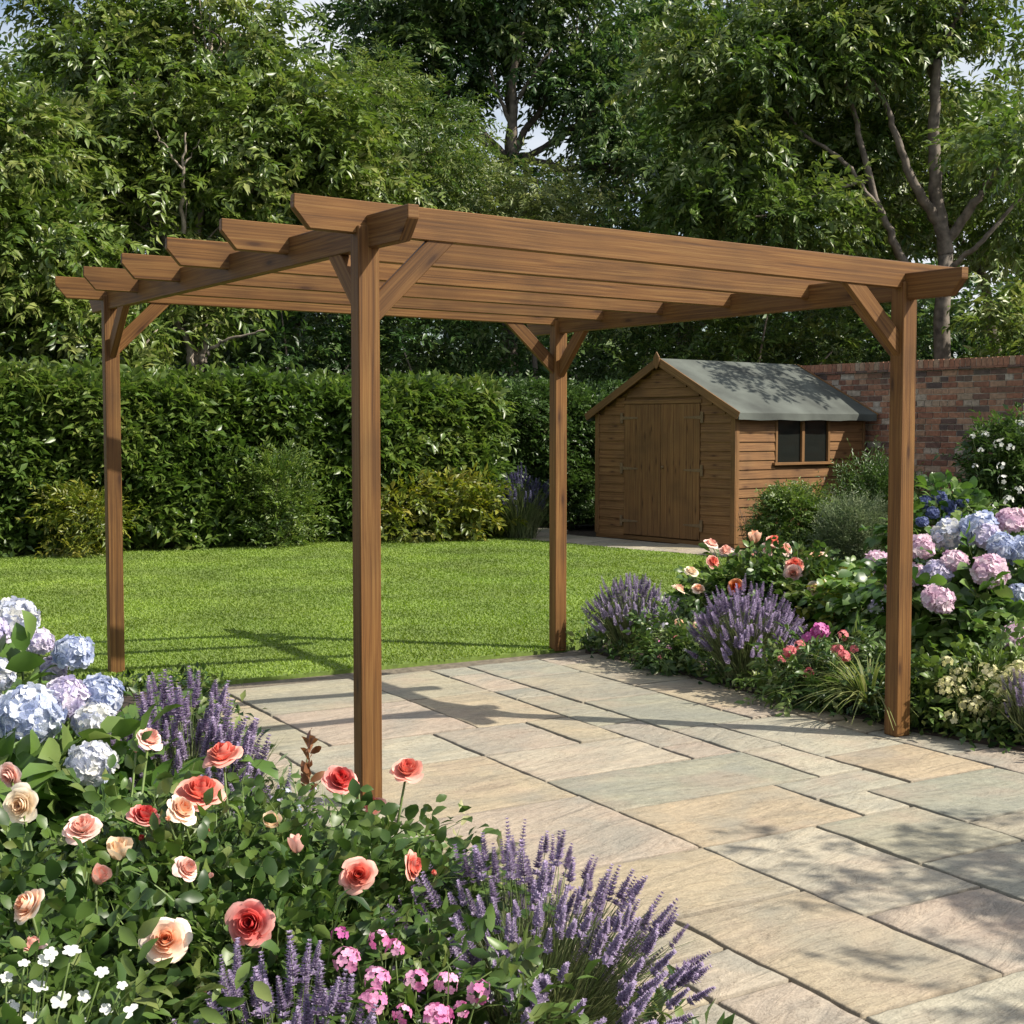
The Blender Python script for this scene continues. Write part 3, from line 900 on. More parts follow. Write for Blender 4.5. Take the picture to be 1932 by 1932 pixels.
def tree(name, base, label, cat, mat, bark, blobs, seed, n_clump=260, twigs=13, sigma=.26, n_leaf=11, tw=.34, leaf=.15, lw=.36,
         trunk_r=.14, fork=None, limbs=True, shell=.5, droop=.3, group=None, extra=()):
    """blobs in world space: (x, y, z, rx, ry, rz)"""
    rng = R(seed)
    base = Vector(base)
    root = empty(name, base, label, cat, group)
    bl = np.array(blobs, float); bl[:, 0] -= base.x; bl[:, 1] -= base.y; bl[:, 2] -= base.z
    o, cc = foliage("crown", rng, bl, n_clump, twigs, sigma, n_leaf, tw, leaf, lw, mat, root, shell=shell, droop=droop)
    parts = []
    top = np.array(fork if fork is not None else (bl[:, 0].mean() * .4, bl[:, 1].mean() * .4, max(1.2, bl[:, 2].min() * .8)))
    if fork is not None: top = top - np.array(base)
    n = 9
    tp = bez((0, 0, -.05), (rng.normal() * .1, rng.normal() * .1, top[2] * .5), top, n)
    tp[1:-1, :2] += rng.normal(size=(n - 2, 2)) * .025
    rr = np.linspace(trunk_r * 1.15, trunk_r * .75, n); rr[0] *= 1.35
    parts.append(tube_VF(tp, rr, 10))
    for pts, r0, r1 in extra:                          # limbs seen in the open
        q = np.array([tuple(W(*p)) for p in pts]) - np.array(base)
        t0 = np.linspace(0, len(q) - 1, 5 * len(q)); k0 = np.minimum(t0.astype(int), len(q) - 2); fr = (t0 - k0)[:, None]
        ql = q[k0] * (1 - fr) + q[k0 + 1] * fr
        ql[1:-1] = (ql[:-2] + ql[1:-1] * 2 + ql[2:]) / 4
        ql[1:-1] += rng.normal(size=ql[1:-1].shape) * .012
        parts.append(tube_VF(ql, np.linspace(r0, r1, len(ql)), 8))
    if limbs:
        for b in bl:
            c = b[:3]
            mid = (top + c) / 2 + rng.normal(size=3) * .2 + np.array([0, 0, -.1 * np.linalg.norm(c[:2] - top[:2])])
            lp_ = bez(top - np.array([0, 0, .05]), mid, c, 9); lp_[1:-1] += rng.normal(size=(7, 3)) * .035
            parts.append(tube_VF(lp_, np.linspace(trunk_r * .55, trunk_r * .16, 9), 7))
            near = np.argsort(np.linalg.norm((cc - c) / b[3:], axis=1))[:14]
            for k in near[::1]:
                s = lp_[rng.integers(4, 9)]
                m2 = (s + cc[k]) / 2 + rng.normal(size=3) * .12
                parts.append(tube_VF(bez(s, m2, cc[k], 6), np.linspace(trunk_r * .15, .008, 6), 5))
    V, F, T = join_VF(parts)
    link("trunk", mesh_np("trunk", V, F, T), bark, root)
    return root

def blob(px, py, Y, rpx, rpy, ry=None):
    c = W(px, py, Y); s = Y / 2575.7
    return (c.x, c.y, c.z, rpx * s, ry if ry else (rpx + rpy) / 2 * s, rpy * s)

# ------------------------------------------------------------------ hedges
def hedge(name, p0, p1, depth, h, label, mat, seed, n_twig, leaf, lw, tw, n_leaf, cat="hedge", h1=None):
    rng = R(seed)
    p0, p1 = Vector(p0), Vector(p1)
    ex = (p1 - p0); L = ex.length; ex.normalize()
    h1 = h1 or h
    root = empty(name, p0, label, cat, rz=math.atan2(ex.y, ex.x))
    # local x along the hedge, y away from the lawn
    nf = int(n_twig * .62); nt_ = int(n_twig * .28); ne = n_twig - nf - nt_
    def H(x): return h + (h1 - h) * x / L + .025 * np.sin(x * 2.3) + .02 * np.sin(x * 5.9 + 1)
    xf = rng.random(nf) * L; zf = rng.random(nf) ** .85
    yf = .10 * np.sin(xf * 1.9 + zf * 3) + .06 * np.sin(xf * 5.3 + zf * 7 + 2) + rng.normal(size=nf) * .07 + .05
    Pf = np.stack([xf, yf, .06 + zf * (H(xf) - .1)], 1); Df = np.tile((0, -1., .25), (nf, 1))
    xt = rng.random(nt_) * L; yt = rng.random(nt_) * depth
    Pt = np.stack([xt, yt, H(xt) - .06 + rng.normal(size=nt_) * .05], 1); Dt = np.tile((0, -.2, 1.), (nt_, 1))
    ye = rng.random(ne) * depth; ze = rng.random(ne)
    xe = np.where(rng.random(ne) < .5, 0., L) + rng.normal(size=ne) * .06
    Pe = np.stack([xe, ye, .06 + ze * (H(np.clip(xe, 0, L)) - .1)], 1); De = np.stack([np.where(xe < L / 2, -1., 1.), np.zeros(ne), np.full(ne, .2)], 1)
    P = np.concatenate([Pf, Pt, Pe]); D = unit(np.concatenate([Df, Dt, De]) + rng.normal(size=(n_twig, 3)) * .55)
    ct = .5 + .28 * np.sin(P[:, 0] * 2.1 + np.sin(P[:, 2] * 3.3) * 1.4) * np.sin(P[:, 2] * 2.7 + P[:, 0] * .9) + .25 * (rng.random(len(P)) - .5)
    V, F, T = leaves_VF(*twig_leaves(rng, P, D, np.clip(ct, 0, 1), n_leaf, tw, leaf, lw, .12, .9, .85), KITE)
    link("foliage", mesh_np("foliage", V, F, T), mat, root)
    bm = bmesh.new()
    nx = max(2, int(L / .4))
    box(bm, .12, L - .12, .3, depth - .1, 0.0, min(h, h1) - .22, 0)
    bmesh.ops.subdivide_edges(bm, edges=bm.edges, cuts=5, use_grid_fill=True)
    finish("inner_branches", bm, M['twig'], root)
    return root

hedge("laurel_hedge", (-8.2, 14.2, 0), (-4.6, 16.5, 0), 1.3, 2.12, "left half of the tall clipped laurel hedge, from the frame edge to the far left post", M['lf_laurel'], 31, 5200, .16, .40, .26, 8, h1=2.15) if 0 else None
hedge("laurel_hedge", (-8.6, 14.05, 0), (-.25, 18.98, 0), 1.3, 2.00, "tall glossy green laurel hedge along the far side of the lawn", M['lf_laurel'], 31, 14500, .14, .42, .23, 8, h1=1.93)
hedge("privet_hedge", (-.35, 19.9, 0), (2.9, 21.75, 0), 1.0, 2.02, "darker fine leaved hedge between the laurel hedge and the shed", M['lf_privet'], 32, 7000, .075, .45, .2, 9)

# ------------------------------------------------------------------ trees and understorey
def wobble_blobs(lst): return [blob(*a) for a in lst]

tree("broadleaf_tree", (W(372, 700, 20.5).x, 20.5, 0), "broad tree with pale forked trunk above the hedge behind the left posts", "tree", M['lf_light'], M['bark_pale'],
     wobble_blobs([(330, 420, 20.5, 170, 120), (250, 180, 21, 190, 150), (480, 300, 20.8, 150, 130), (130, 330, 20.3, 130, 120), (400, 60, 21.5, 130, 110),
                   (570, 240, 21.2, 110, 100), (640, 330, 21.5, 110, 110), (210, 50, 21.8, 110, 100), (330, 560, 20.6, 130, 70)]),
     41, n_clump=250, twigs=20, sigma=.25, n_leaf=11, leaf=.17, tw=.36, trunk_r=.12, fork=tuple(W(362, 640, 20.5)),
     extra=[([(380, 700, 19.8), (395, 660, 19.8), (430, 640, 19.7), (500, 622, 19.6)], .035, .012), ([(362, 690, 20), (352, 640, 20), (330, 600, 20)], .06, .04), ([(375, 690, 20), (388, 650, 20), (392, 600, 20)], .055, .03),
            ([(345, 440, 19.7), (345, 330, 19.6), (350, 250, 19.6)], .035, .012), ([(345, 320, 19.6), (305, 270, 19.5), (285, 230, 19.4)], .018, .006), ([(348, 310, 19.6), (380, 260, 19.5)], .015, .005)])
tree("ash_tree", (W(20, 700, 18.6).x, 18.6, 0), "bright leafy tree cut off by the left edge of the picture", "tree", M['lf_light'], M['bark'],
     wobble_blobs([(20, 460, 18.4, 140, 90), (-60, 300, 18.6, 150, 120), (60, 260, 18.9, 70, 70), (90, 580, 18.3, 110, 80), (-80, 560, 18.4, 130, 110), (200, 610, 18.6, 90, 60)]),
     42, n_clump=210, twigs=12, n_leaf=11, leaf=.17, tw=.36, trunk_r=.10, fork=tuple(W(10, 620, 18.6)))
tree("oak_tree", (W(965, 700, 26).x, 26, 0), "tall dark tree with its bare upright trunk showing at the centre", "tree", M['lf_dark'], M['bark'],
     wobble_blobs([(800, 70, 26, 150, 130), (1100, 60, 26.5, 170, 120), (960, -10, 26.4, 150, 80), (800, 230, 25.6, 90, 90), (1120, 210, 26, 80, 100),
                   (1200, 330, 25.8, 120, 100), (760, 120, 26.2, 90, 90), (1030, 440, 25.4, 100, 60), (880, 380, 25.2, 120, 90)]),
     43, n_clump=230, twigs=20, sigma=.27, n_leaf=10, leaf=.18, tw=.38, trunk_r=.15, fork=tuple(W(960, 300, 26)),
     extra=[([(962, 330, 25.5), (968, 230, 25.5), (966, 150, 25.5), (985, 60, 25.5)], .11, .05), ([(966, 240, 25.5), (945, 190, 25.4), (925, 130, 25.3)], .05, .02), ([(968, 210, 25.5), (1000, 150, 25.4), (1040, 90, 25.3)], .05, .02)])
tree("lime_tree", (W(1785, 680, 22.3).x, 22.3, 0), "large tree with a leaning grey trunk and forked limbs rising behind the brick wall", "tree", M['lf_mid'], M['bark_grey'],
     wobble_blobs([(1420, 130, 22.3, 170, 120), (1600, 50, 22.4, 170, 100), (1740, 0, 22.2, 120, 60), (1340, 290, 22, 130, 90), (1510, 270, 23.2, 130, 80),
                   (1930, 230, 21.3, 70, 90), (1690, 190, 23.6, 90, 80), (1400, 420, 21.8, 170, 60), (1590, 440, 23.4, 110, 50), (1935, 570, 21.4, 60, 60), (1910, 380, 23.4, 90, 90), (1660, 330, 23.8, 100, 80), (1890, 290, 17.8, 60, 50), (1960, 240, 18.2, 70, 60), (1915, 120, 22.6, 50, 45)]),
     44, n_clump=260, twigs=20, sigma=.25, n_leaf=10, leaf=.17, tw=.36, trunk_r=.15, fork=tuple(W(1785, 470, 22.3)), shell=.6, limbs=False,
     extra=[([(1785, 480, 22.3), (1768, 380, 22.3), (1762, 250, 22.2), (1765, 120, 22.1), (1790, 60, 22.0), (1840, -30, 22)], .13, .04), ([(1770, 170, 22.2), (1740, 90, 22.4), (1690, 10, 22.5)], .07, .03),
            ([(1770, 420, 22.3), (1725, 350, 22.1), (1690, 250, 22.0), (1660, 170, 22.0), (1600, 90, 22)], .09, .02), ([(1790, 450, 22.3), (1840, 380, 22), (1890, 310, 21.7), (1950, 250, 21.4)], .09, .03),
            ([(1740, 540, 22.3), (1690, 470, 22.2), (1655, 380, 22.1), (1620, 260, 22), (1600, 160, 22), (1560, 60, 22)], .08, .025), ([(1655, 390, 22.1), (1590, 300, 22), (1510, 250, 22), (1440, 150, 22)], .045, .015),
            ([(1640, 340, 22.1), (1560, 360, 22), (1470, 400, 21.9), (1380, 420, 21.8)], .035, .012), ([(1800, 500, 22.3), (1850, 460, 22), (1900, 400, 21.9), (1960, 330, 21.8)], .05, .02)])
tree("young_ash_tree", (W(690, 700, 23.5).x, 23.5, 0), "feathery fine leaved young tree between the left tree and the dark central tree", "tree", M['lf_mid'], M['bark'],
     wobble_blobs([(690, 250, 23.5, 90, 130), (800, 300, 23.2, 110, 110), (740, 420, 23.2, 130, 90), (830, 430, 23, 80, 70), (670, 150, 24, 60, 60)]),
     45, n_clump=190, twigs=13, n_leaf=13, leaf=.12, lw=.26, tw=.42, trunk_r=.08)
tree("birch_tree", (W(1010, 700, 22.6).x, 22.6, 0), "small yellow green tree just behind the middle of the pergola roof", "tree", M['lf_pale'], M['bark'],
     wobble_blobs([(1000, 380, 22.6, 70, 70), (1040, 440, 22.5, 110, 50), (960, 440, 22.5, 90, 45)]),
     46, n_clump=60, twigs=12, n_leaf=12, leaf=.11, lw=.3, tw=.36, trunk_r=.05)
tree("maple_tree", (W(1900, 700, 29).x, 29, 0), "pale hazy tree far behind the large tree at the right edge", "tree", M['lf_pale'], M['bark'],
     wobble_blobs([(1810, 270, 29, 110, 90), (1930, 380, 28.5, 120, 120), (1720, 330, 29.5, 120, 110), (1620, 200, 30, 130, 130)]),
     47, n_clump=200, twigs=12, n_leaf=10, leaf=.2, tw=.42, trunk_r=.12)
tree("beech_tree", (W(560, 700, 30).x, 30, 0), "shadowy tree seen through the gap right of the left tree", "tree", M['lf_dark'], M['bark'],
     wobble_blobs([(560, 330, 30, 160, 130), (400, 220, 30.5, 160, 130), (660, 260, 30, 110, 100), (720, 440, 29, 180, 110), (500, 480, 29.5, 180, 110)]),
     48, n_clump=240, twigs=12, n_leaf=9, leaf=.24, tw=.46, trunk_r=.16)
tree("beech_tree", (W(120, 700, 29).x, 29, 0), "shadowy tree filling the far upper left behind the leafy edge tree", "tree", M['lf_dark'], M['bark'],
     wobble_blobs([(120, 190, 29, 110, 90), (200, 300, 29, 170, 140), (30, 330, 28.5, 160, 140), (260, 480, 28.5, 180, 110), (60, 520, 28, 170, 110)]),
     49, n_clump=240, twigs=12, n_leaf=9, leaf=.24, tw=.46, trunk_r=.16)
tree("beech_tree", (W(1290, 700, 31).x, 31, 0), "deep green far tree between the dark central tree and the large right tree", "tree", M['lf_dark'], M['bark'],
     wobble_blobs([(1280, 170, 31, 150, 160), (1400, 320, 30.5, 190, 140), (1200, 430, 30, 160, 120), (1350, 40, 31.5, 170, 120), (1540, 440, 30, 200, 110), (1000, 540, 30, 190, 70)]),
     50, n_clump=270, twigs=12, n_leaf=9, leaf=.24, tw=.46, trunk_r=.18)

def shrub(name, base, label, cat, mat, blobs, seed, n_clump, twigs, leaf, lw, tw, n_leaf=8, sigma=.16, tmpl=KITE, stems=7, stem_mat='twig', shell=.55, droop=.1, group=None, zmin=.02):
    """blobs relative to base"""
    rng = R(seed)
    root = empty(name, base, label, cat, group)
    o, cc = foliage("foliage", rng, blobs, n_clump, twigs, sigma, n_leaf, tw, leaf, lw, mat, root, tmpl=tmpl, shell=shell, droop=droop, zmin=zmin)
    parts = []
    for k in rng.choice(len(cc), min(stems, len(cc)), replace=False):
        c = cc[k]
        p0 = np.array([c[0] * .15, c[1] * .15, -.02])
        parts.append(tube_VF(bez(p0, (c[0] * .4, c[1] * .4, c[2] * .7), c, 7), np.linspace(.012, .004, 7) * (1 + 2 * (max(b[5] for b in blobs) > .8)), 5))
    V, F, T = join_VF(parts)
    link("stems", mesh_np("stems", V, F, T), M[stem_mat], root)
    return root

def back_shrub(px, py, Y, rpx, rpy, label, mat, seed, n_clump=120, leaf=.15, lw=.34, name="understorey_shrub"):
    c = W(px, py, Y); s = Y / 2575.7
    top = W(px, py - rpy, Y).z
    bl = [(0, 0, top * .62, rpx * s, rpx * s * .6, top * .40), (-rpx * s * .45, .1, top * .5, rpx * s * .6, .6, top * .36), (rpx * s * .45, 0, top * .5, rpx * s * .6, .6, top * .36),
          (0, 0, top * .3, rpx * s, .7, top * .3)]
    return shrub(name, (c.x, Y, 0), label, "shrub", mat, bl, seed, n_clump, 12, leaf, lw, .34, n_leaf=9, sigma=.24, stems=12, stem_mat='bark_pale', shell=.6)
back_shrub(110, 640, 18.6, 190, 120, "leafy shrub rising over the hedge at the far left", M['lf_light'], 61, 130)
back_shrub(560, 650, 22.5, 200, 130, "dark shrub over the hedge between the two left posts", M['lf_dark'], 62, 130)
back_shrub(830, 650, 22.8, 180, 120, "dark shrub over the hedge right of the nearest post", M['lf_dark'], 63, 120)
back_shrub(1160, 620, 24.5, 170, 110, "deep green conifer like shrub behind the shed's left roof slope", M['lf_privet'], 64, 150, leaf=.11, lw=.25)
back_shrub(1400, 590, 23.5, 190, 110, "bright leafy shrub over the shed roof ridge", M['lf_mid'], 65, 150)
back_shrub(1620, 600, 24.5, 150, 90, "leafy shrub showing above the wall beside the leaning trunk", M['lf_dark'], 66, 110)
back_shrub(1990, 610, 20.5, 100, 90, "pale leafed shrub above the wall at the right edge", M['lf_light'], 67, 100)
back_shrub(330, 640, 23.5, 180, 140, "shadowed shrub behind the pale forked trunk", M['lf_dark'], 68, 120)

# distant woodland closing the view
def woodland():
    rng = R(71)
    n = 90
    x = np.linspace(-22, 24, n) + rng.normal(size=n) * .4
    bl = np.stack([x, 40 + rng.random(n) * 3, 1.8 + 4.2 * rng.random(n) ** 1.2 + .7 * np.sin(x * .7), np.full(n, 1.6), np.full(n, 1.4), np.full(n, 1.5)], 1)
    P, D, ct, cc = clumped(rng, bl, 900, 12, .38, .5)
    V, F, T = leaves_VF(*twig_leaves(rng, P, D, ct, 7, .6, .36, .42, .2), KITE)
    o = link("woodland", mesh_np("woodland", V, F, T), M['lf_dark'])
    tag(o, "far off dark green woodland behind all the garden trees", "woodland", kind='stuff')
woodland()

# a tree just outside the picture on the right: it throws the dappled shade on the near slabs
tree("fruit_tree", (5.3, 3.3, 0), "small fruit tree beside the patio, outside the right edge", "tree", M['lf_mid'], M['bark'],
     [(4.65, 3.75, 3.1, .45, .28, .2), (4.75, 2.75, 3.1, .4, .25, .2), (5.5, 3.4, 3.6, .5, .5, .4)],
     72, n_clump=30, twigs=9, sigma=.14, n_leaf=8, tw=.22, leaf=.08, lw=.5, trunk_r=.06)

# ------------------------------------------------------------------ flowers: shared meshes
def rose_mesh(seed, openness=1.0, R0=.045):
    rng = R(seed)
    Vs, Fs, Ts, off = [], [], [], 0
    nu, nv = 9, 8
    #        petals, radius, height, half angle, openness, base tint
    rings = [(2, .13, .80, 115, 0, .0), (3, .22, .86, 80, .0, .08), (3, .33, .86, 72, .1, .2), (4, .46, .80, 58, .25, .35), (5, .62, .68, 50, .55, .5), (5, .82, .50, 46, .9, .66), (5, .98, .32, 42, 1.1, .8)]
    if openness < .8: rings = rings[:4]
    for k, (n, rk, zk, ha, o, t0) in enumerate(rings):
        spin = rng.random() * 6.28
        for i in range(n):
            ph = spin + 2 * math.pi * i / n + rng.normal() * .10
            hh = math.radians(ha) * (1 + .08 * rng.normal())
            rk2 = rk * (1 + .06 * rng.normal()); zk2 = zk * (1 + .07 * rng.normal()); o2 = o * (1 + .25 * rng.normal())
            u = np.linspace(-1, 1, nu)[None, :]; t = np.linspace(0, 1, nv)[:, None]
            vmax = 1 - .30 * np.abs(u) ** 2.6 - .03 * np.cos(u * 9 + k) * (o > .2)
            v = t * vmax
            r = rk2 * np.sin(np.clip(v, 0, 1) * math.pi / 2) ** .75 * (1 + .09 * u) + .02
            r = r - (.05 if o < .2 else 0) * np.clip(v - .7, 0, 1) * 3 * rk2
            c = np.clip(v - .66, 0, 1)
            r = r + o2 * c * .42 + .02 * np.cos(u * 5 + i) * v
            z = zk2 * v ** 1.35 - o2 * c * .75 * (.6 + .4 * np.cos(u * 2.2)) + .04 * np.sin(u * 3 + k * 2 + i) * v ** 2
            an = ph + u * hh
            P = np.stack([r * np.cos(an), r * np.sin(an), z + 0 * u], -1).reshape(-1, 3) * R0
            idx = np.arange(nv * nu).reshape(nv, nu)
            q = np.stack([idx[:-1, :-1], idx[:-1, 1:], idx[1:, 1:], idx[1:, :-1]], -1).reshape(-1, 4)
            q = np.concatenate([q[:, [0, 1, 2]], q[:, [0, 2, 3]]])
            tv = t0 + .28 * (t + 0 * u) ** 2 - .12 * (1 - t) + rng.normal() * .05
            Vs.append(P); Fs.append(q + off); Ts.append(np.clip(tv, 0, 1).ravel()); off += nu * nv
    if openness >= .8:                                   # green sepals and hip
        pass
    return mesh_np("rose_bloom", np.concatenate(Vs), np.concatenate(Fs), np.concatenate(Ts))

def bud_mesh(seed): return rose_mesh(seed, .45, .034)

def hyd_mesh(seed, n=120, fs=.30, top=.0):
    """unit-radius head"""
    rng = R(seed)
    i = np.arange(n) + .5
    z = 1 - i / n * 1.45
    ph = i * 2.399963
    r = np.sqrt(np.clip(1 - z * z, 0, 1))
    d = unit(np.stack([r * np.cos(ph), r * np.sin(ph), z], 1) + rng.normal(size=(n, 3)) * .06)
    lump = 1 + .10 * np.sin(d[:, 0] * 4 + seed) * np.sin(d[:, 1] * 4.4 + d[:, 2] * 3)
    c = d * (lump * (.80 + .16 * rng.random(n)))[:, None] * np.array([1, 1, .82])
    nr = unit(d + rng.normal(size=(n, 3)) * .32)
    ref = unit(rng.normal(size=(n, 3)))
    A0 = unit(np.cross(nr, ref)); B0 = np.cross(nr, A0)
    t = rng.random(n)
    parts = []
    for k in range(4):
        a = k * math.pi / 2
        A = A0 * math.cos(a) + B0 * math.sin(a) + nr * .28
        tv, F, T = leaves_VF(c, A, nr, fs * (.85 + .3 * rng.random(n)), fs * 1.02, np.clip(t * .8 + .2 * rng.random(n), 0, 1), PETAL4)
        parts.append((tv, F, T))
    V, F, T = join_VF(parts)
    core = bmesh.new(); core.free()
    return mesh_np("flower_head", V, F, T)

def spike_mesh(seed, L=.075, r=.0085, whorls=8, per=7, stem=.16, cal=True):
    """lavender spike, tip up, base of stem at the origin"""
    rng = R(seed)
    parts = []
    bend = rng.normal(size=2) * .012
    zz, aa, rr, tt = [], [], [], []
    for k in range(whorls):
        f = k / (whorls - 1)
        z = stem + L * f + rng.normal() * .001
        if k == 0: z -= .014 * rng.random()
        for i in range(per):
            zz.append(z); aa.append(2 * math.pi * (i + .5 * (k % 2)) / per + rng.normal() * .2)
            rr.append(r * (1 - .6 * f) * (.8 + .4 * rng.random())); tt.append(np.clip(.25 + .5 * rng.random() + .1 * f, 0, 1))
    zz, aa, rr, tt = map(np.array, (zz, aa, rr, tt))
    fz = zz / (stem + L)
    ax = np.stack([bend[0] * fz ** 2, bend[1] * fz ** 2, zz], 1)
    dr = np.stack([np.cos(aa), np.sin(aa), np.full(len(aa), .9)], 1)
    P = ax + np.stack([np.cos(aa), np.sin(aa), 0 * aa], 1) * (rr * .15)[:, None]
    nn = np.stack([-np.cos(aa) * .6, -np.sin(aa) * .6, np.ones(len(aa))], 1)
    parts.append(leaves_VF(P, dr, nn, rr * 1.9, rr * 1.15, tt, KITE))
    side = np.stack([np.cos(aa + .5), np.sin(aa + .5), np.full(len(aa), .35)], 1)
    parts.append(leaves_VF(P, side, nn, rr * 1.35, rr * .9, np.clip(tt + .3, 0, 1), KITE))
    V, F, T = join_VF(parts)
    me = mesh_np("flower_spike", V, F, T)
    st = np.stack([bend[0] * np.linspace(0, 1, 6) ** 2, bend[1] * np.linspace(0, 1, 6) ** 2, np.linspace(0, stem + L * .8, 6)], 1)
    Vs, Fs, Tt = tube_VF(st, np.linspace(.0014, .0009, 6), 4)
    stm = mesh_np("stem", Vs, Fs, Tt)
    # join stem in the same mesh with its own material slot
    bm = bmesh.new(); bm.from_mesh(me); n0 = len(bm.faces)
    bm.from_mesh(stm)
    bm.faces.ensure_lookup_table()
    for f in bm.faces[n0:]: f.material_index = 1
    out = bpy.data.meshes.new("flower_spike"); bm.to_mesh(out); bm.free()
    bpy.data.meshes.remove(me); bpy.data.meshes.remove(stm)
    return out

def five_petal_mesh(seed, n=1, rad=0.0, fs=.02, npet=5, wide=.85):
    """n small flat flowers on a dome of radius rad"""
    rng = R(seed)
    if n == 1:
        d = np.array([[0, 0, 1.]])
    else:
        i = np.arange(n) + .5; z = 1 - i / n * 1.0; ph = i * 2.39996
        rr = np.sqrt(1 - z * z); d = unit(np.stack([rr * np.cos(ph), rr * np.sin(ph), z], 1) + rng.normal(size=(n, 3)) * .12)
    c = d * rad * (.85 + .2 * rng.random(n))[:, None]
    nr = unit(d + rng.normal(size=(n, 3)) * .2 * (n > 1))
    A0 = unit(np.cross(nr, unit(rng.normal(size=(n, 3))))); B0 = np.cross(nr, A0)
    t = rng.random(n); parts = []
    for k in range(npet):
        a = k * 2 * math.pi / npet + .1 * rng.normal()
        parts.append(leaves_VF(c, A0 * math.cos(a) + B0 * math.sin(a) + nr * .15, nr, fs, fs * wide, np.clip(t * .7 + .3 * rng.random(n), 0, 1), PETAL4))
    return mesh_np("flower", *join_VF(parts))

CLEAR, DEFER = [], []          # blooms (world space) and the foliage to grow round them
def local_clear(base):
    b = np.array(base)
    return [(np.array(p) - b, d, ln, r) for p, d, ln, r in CLEAR if (p - base).length < 1.6]
_cache = {}
def variant(kind, seed, mats, make):
    key = (kind, seed, tuple(mats))
    if key not in _cache:
        base = _cache.get((kind, seed))
        if base is None:
            base = make(seed); _cache[(kind, seed)] = base
        me = base.copy()
        for k in mats: me.materials.append(M[k])
        _cache[key] = me
    return _cache[key]

def aim(o, d, spin=0.0):
    q = Vector(d).normalized().to_track_quat('Z', 'Y')
    o.rotation_mode = 'QUATERNION'
    from mathutils import Quaternion
    o.rotation_quaternion = q @ Quaternion((0, 0, 1), spin)

CAMP = Vector((0, 0, CAM_H))
def face_dir(p, rng, up=.8, jit=.45, tocam=.8):
    d = (CAMP - p); d.z *= .5; d.normalize()
    return d * tocam + Vector((0, 0, up)) + Vector(rng.normal(size=3)) * jit

def stem_tubes(root, ends, rng, mat, r=.004, base_spread=.25, name="stems"):
    parts = []
    for e in ends:
        e = np.array(e)
        b = np.array([e[0] * base_spread, e[1] * base_spread, -.01])
        parts.append(tube_VF(bez(b, (e[0] * .55, e[1] * .55, e[2] * .6), e, 8), np.linspace(r * 1.5, r * .7, 8), 5))
    V, F, T = join_VF(parts)
    link(name, mesh_np(name, V, F, T), M[mat], root)

def rose_bush(base, label, blobs, blooms, seed, n_clump=90, twigs=9, leaf=.043, lw=.60, tw=.12, group="rose bushes", tmpl=OVAL, sigma=.07, size=1.0, mat='lf_rose', shell=.35, gap=.6):
    """blooms: (px, py, Y, diameter_px, colour, facing) with facing None or a direction"""
    rng = R(seed)
    base = Vector(base)
    root = empty("rose_bush", base, label, "rose bush", group)
    ends = []
    for i, (px, py, Y, dp, colr, facing) in enumerate(blooms):
        p = W(px, py, Y)
        d = (Vector(facing) if facing else face_dir(p, rng)).normalized()
        bud = dp < 0
        s = abs(dp) * Y / 2575.7
        me = variant('bud' if bud else 'rose', 100 + i % 5, ['rose_' + colr], bud_mesh if bud else rose_mesh)
        o = link("rose_bloom", me, None, root)
        sc = s / (.098 if not bud else .036)
        o.scale = (sc, sc, sc)
        aim(o, d, rng.random() * 6.28)
        q = p - base - d * (.020 * sc)
        o.location = q
        ends.append(q + d * .004)
        out = (d * .5 + (CAMP - p).normalized() * .6 + Vector((0, 0, .5))).normalized()
        CLEAR.append((p, out, gap, s * .53))
        o.scale = (sc * rng.uniform(.92, 1.08), sc * rng.uniform(.92, 1.08), sc * rng.uniform(.85, 1.15))
        if not bud and rng.random() < .7:              # a bud beside the open bloom
            bp = p - base + Vector((rng.normal() * s * .9, rng.normal() * s * .6, -abs(rng.normal()) * s * .5 - s * .3))
            bo = link("rose_bloom", variant('bud', 100 + i % 5, ['rose_' + colr], bud_mesh), None, root)
            bs = sc * rng.uniform(.5, .8); bo.scale = (bs * .7, bs * .7, bs); bo.location = bp
            aim(bo, Vector((rng.normal() * .4, rng.normal() * .4 - .2, 1)), rng.random() * 6)
            ends.append(bp)
    DEFER.append(lambda: foliage("foliage", R(seed + 7000), blobs, n_clump, twigs, sigma, 6, tw, leaf, lw, M[mat], root, tmpl=tmpl, shell=shell, droop=.05, up=1.2, zmin=.03, clear=local_clear(base), shoots=True))
    stem_tubes(root, ends, rng, 'stem')
    return root

def hydrangea(base, label, blobs, heads, seed, n_clump=60, twigs=6, leaf=.10, lw=.64, tw=.14, group="hydrangeas", sigma=.09, name="hydrangea", nfl=110, shell=.4, fs=.34, gap=.4):
    rng = R(seed)
    base = Vector(base)
    root = empty(name, base, label, "hydrangea", group)
    ends = []
    for i, (px, py, Y, dp, colr) in enumerate(heads):
        p = W(px, py, Y)
        d = face_dir(p, rng, 1.0, .25, .6)
        s = dp * Y / 2575.7 / 2
        me = variant('hyd%d' % nfl, 200 + i % 3, ['hyd_' + colr], lambda sd: hyd_mesh(sd, nfl, fs))
        o = link("flower_head", me, None, root)
        o.scale = (s, s, s); aim(o, d, rng.random() * 6.28)
        o.location = p - base
        ends.append(p - base)
        CLEAR.append((p, ((CAMP - p).normalized() * .7 + Vector((0, 0, .7))).normalized(), gap, s * .92))
    DEFER.append(lambda: foliage("foliage", R(seed + 7000), blobs, n_clump, twigs, sigma, 5, tw, leaf, lw, M['lf_hyd'], root, tmpl=OVAL, shell=shell, droop=.1, up=1.2, zmin=.03, clear=local_clear(base), shoots=True))
    stem_tubes(root, ends, rng, 'stem', .005)
    return root

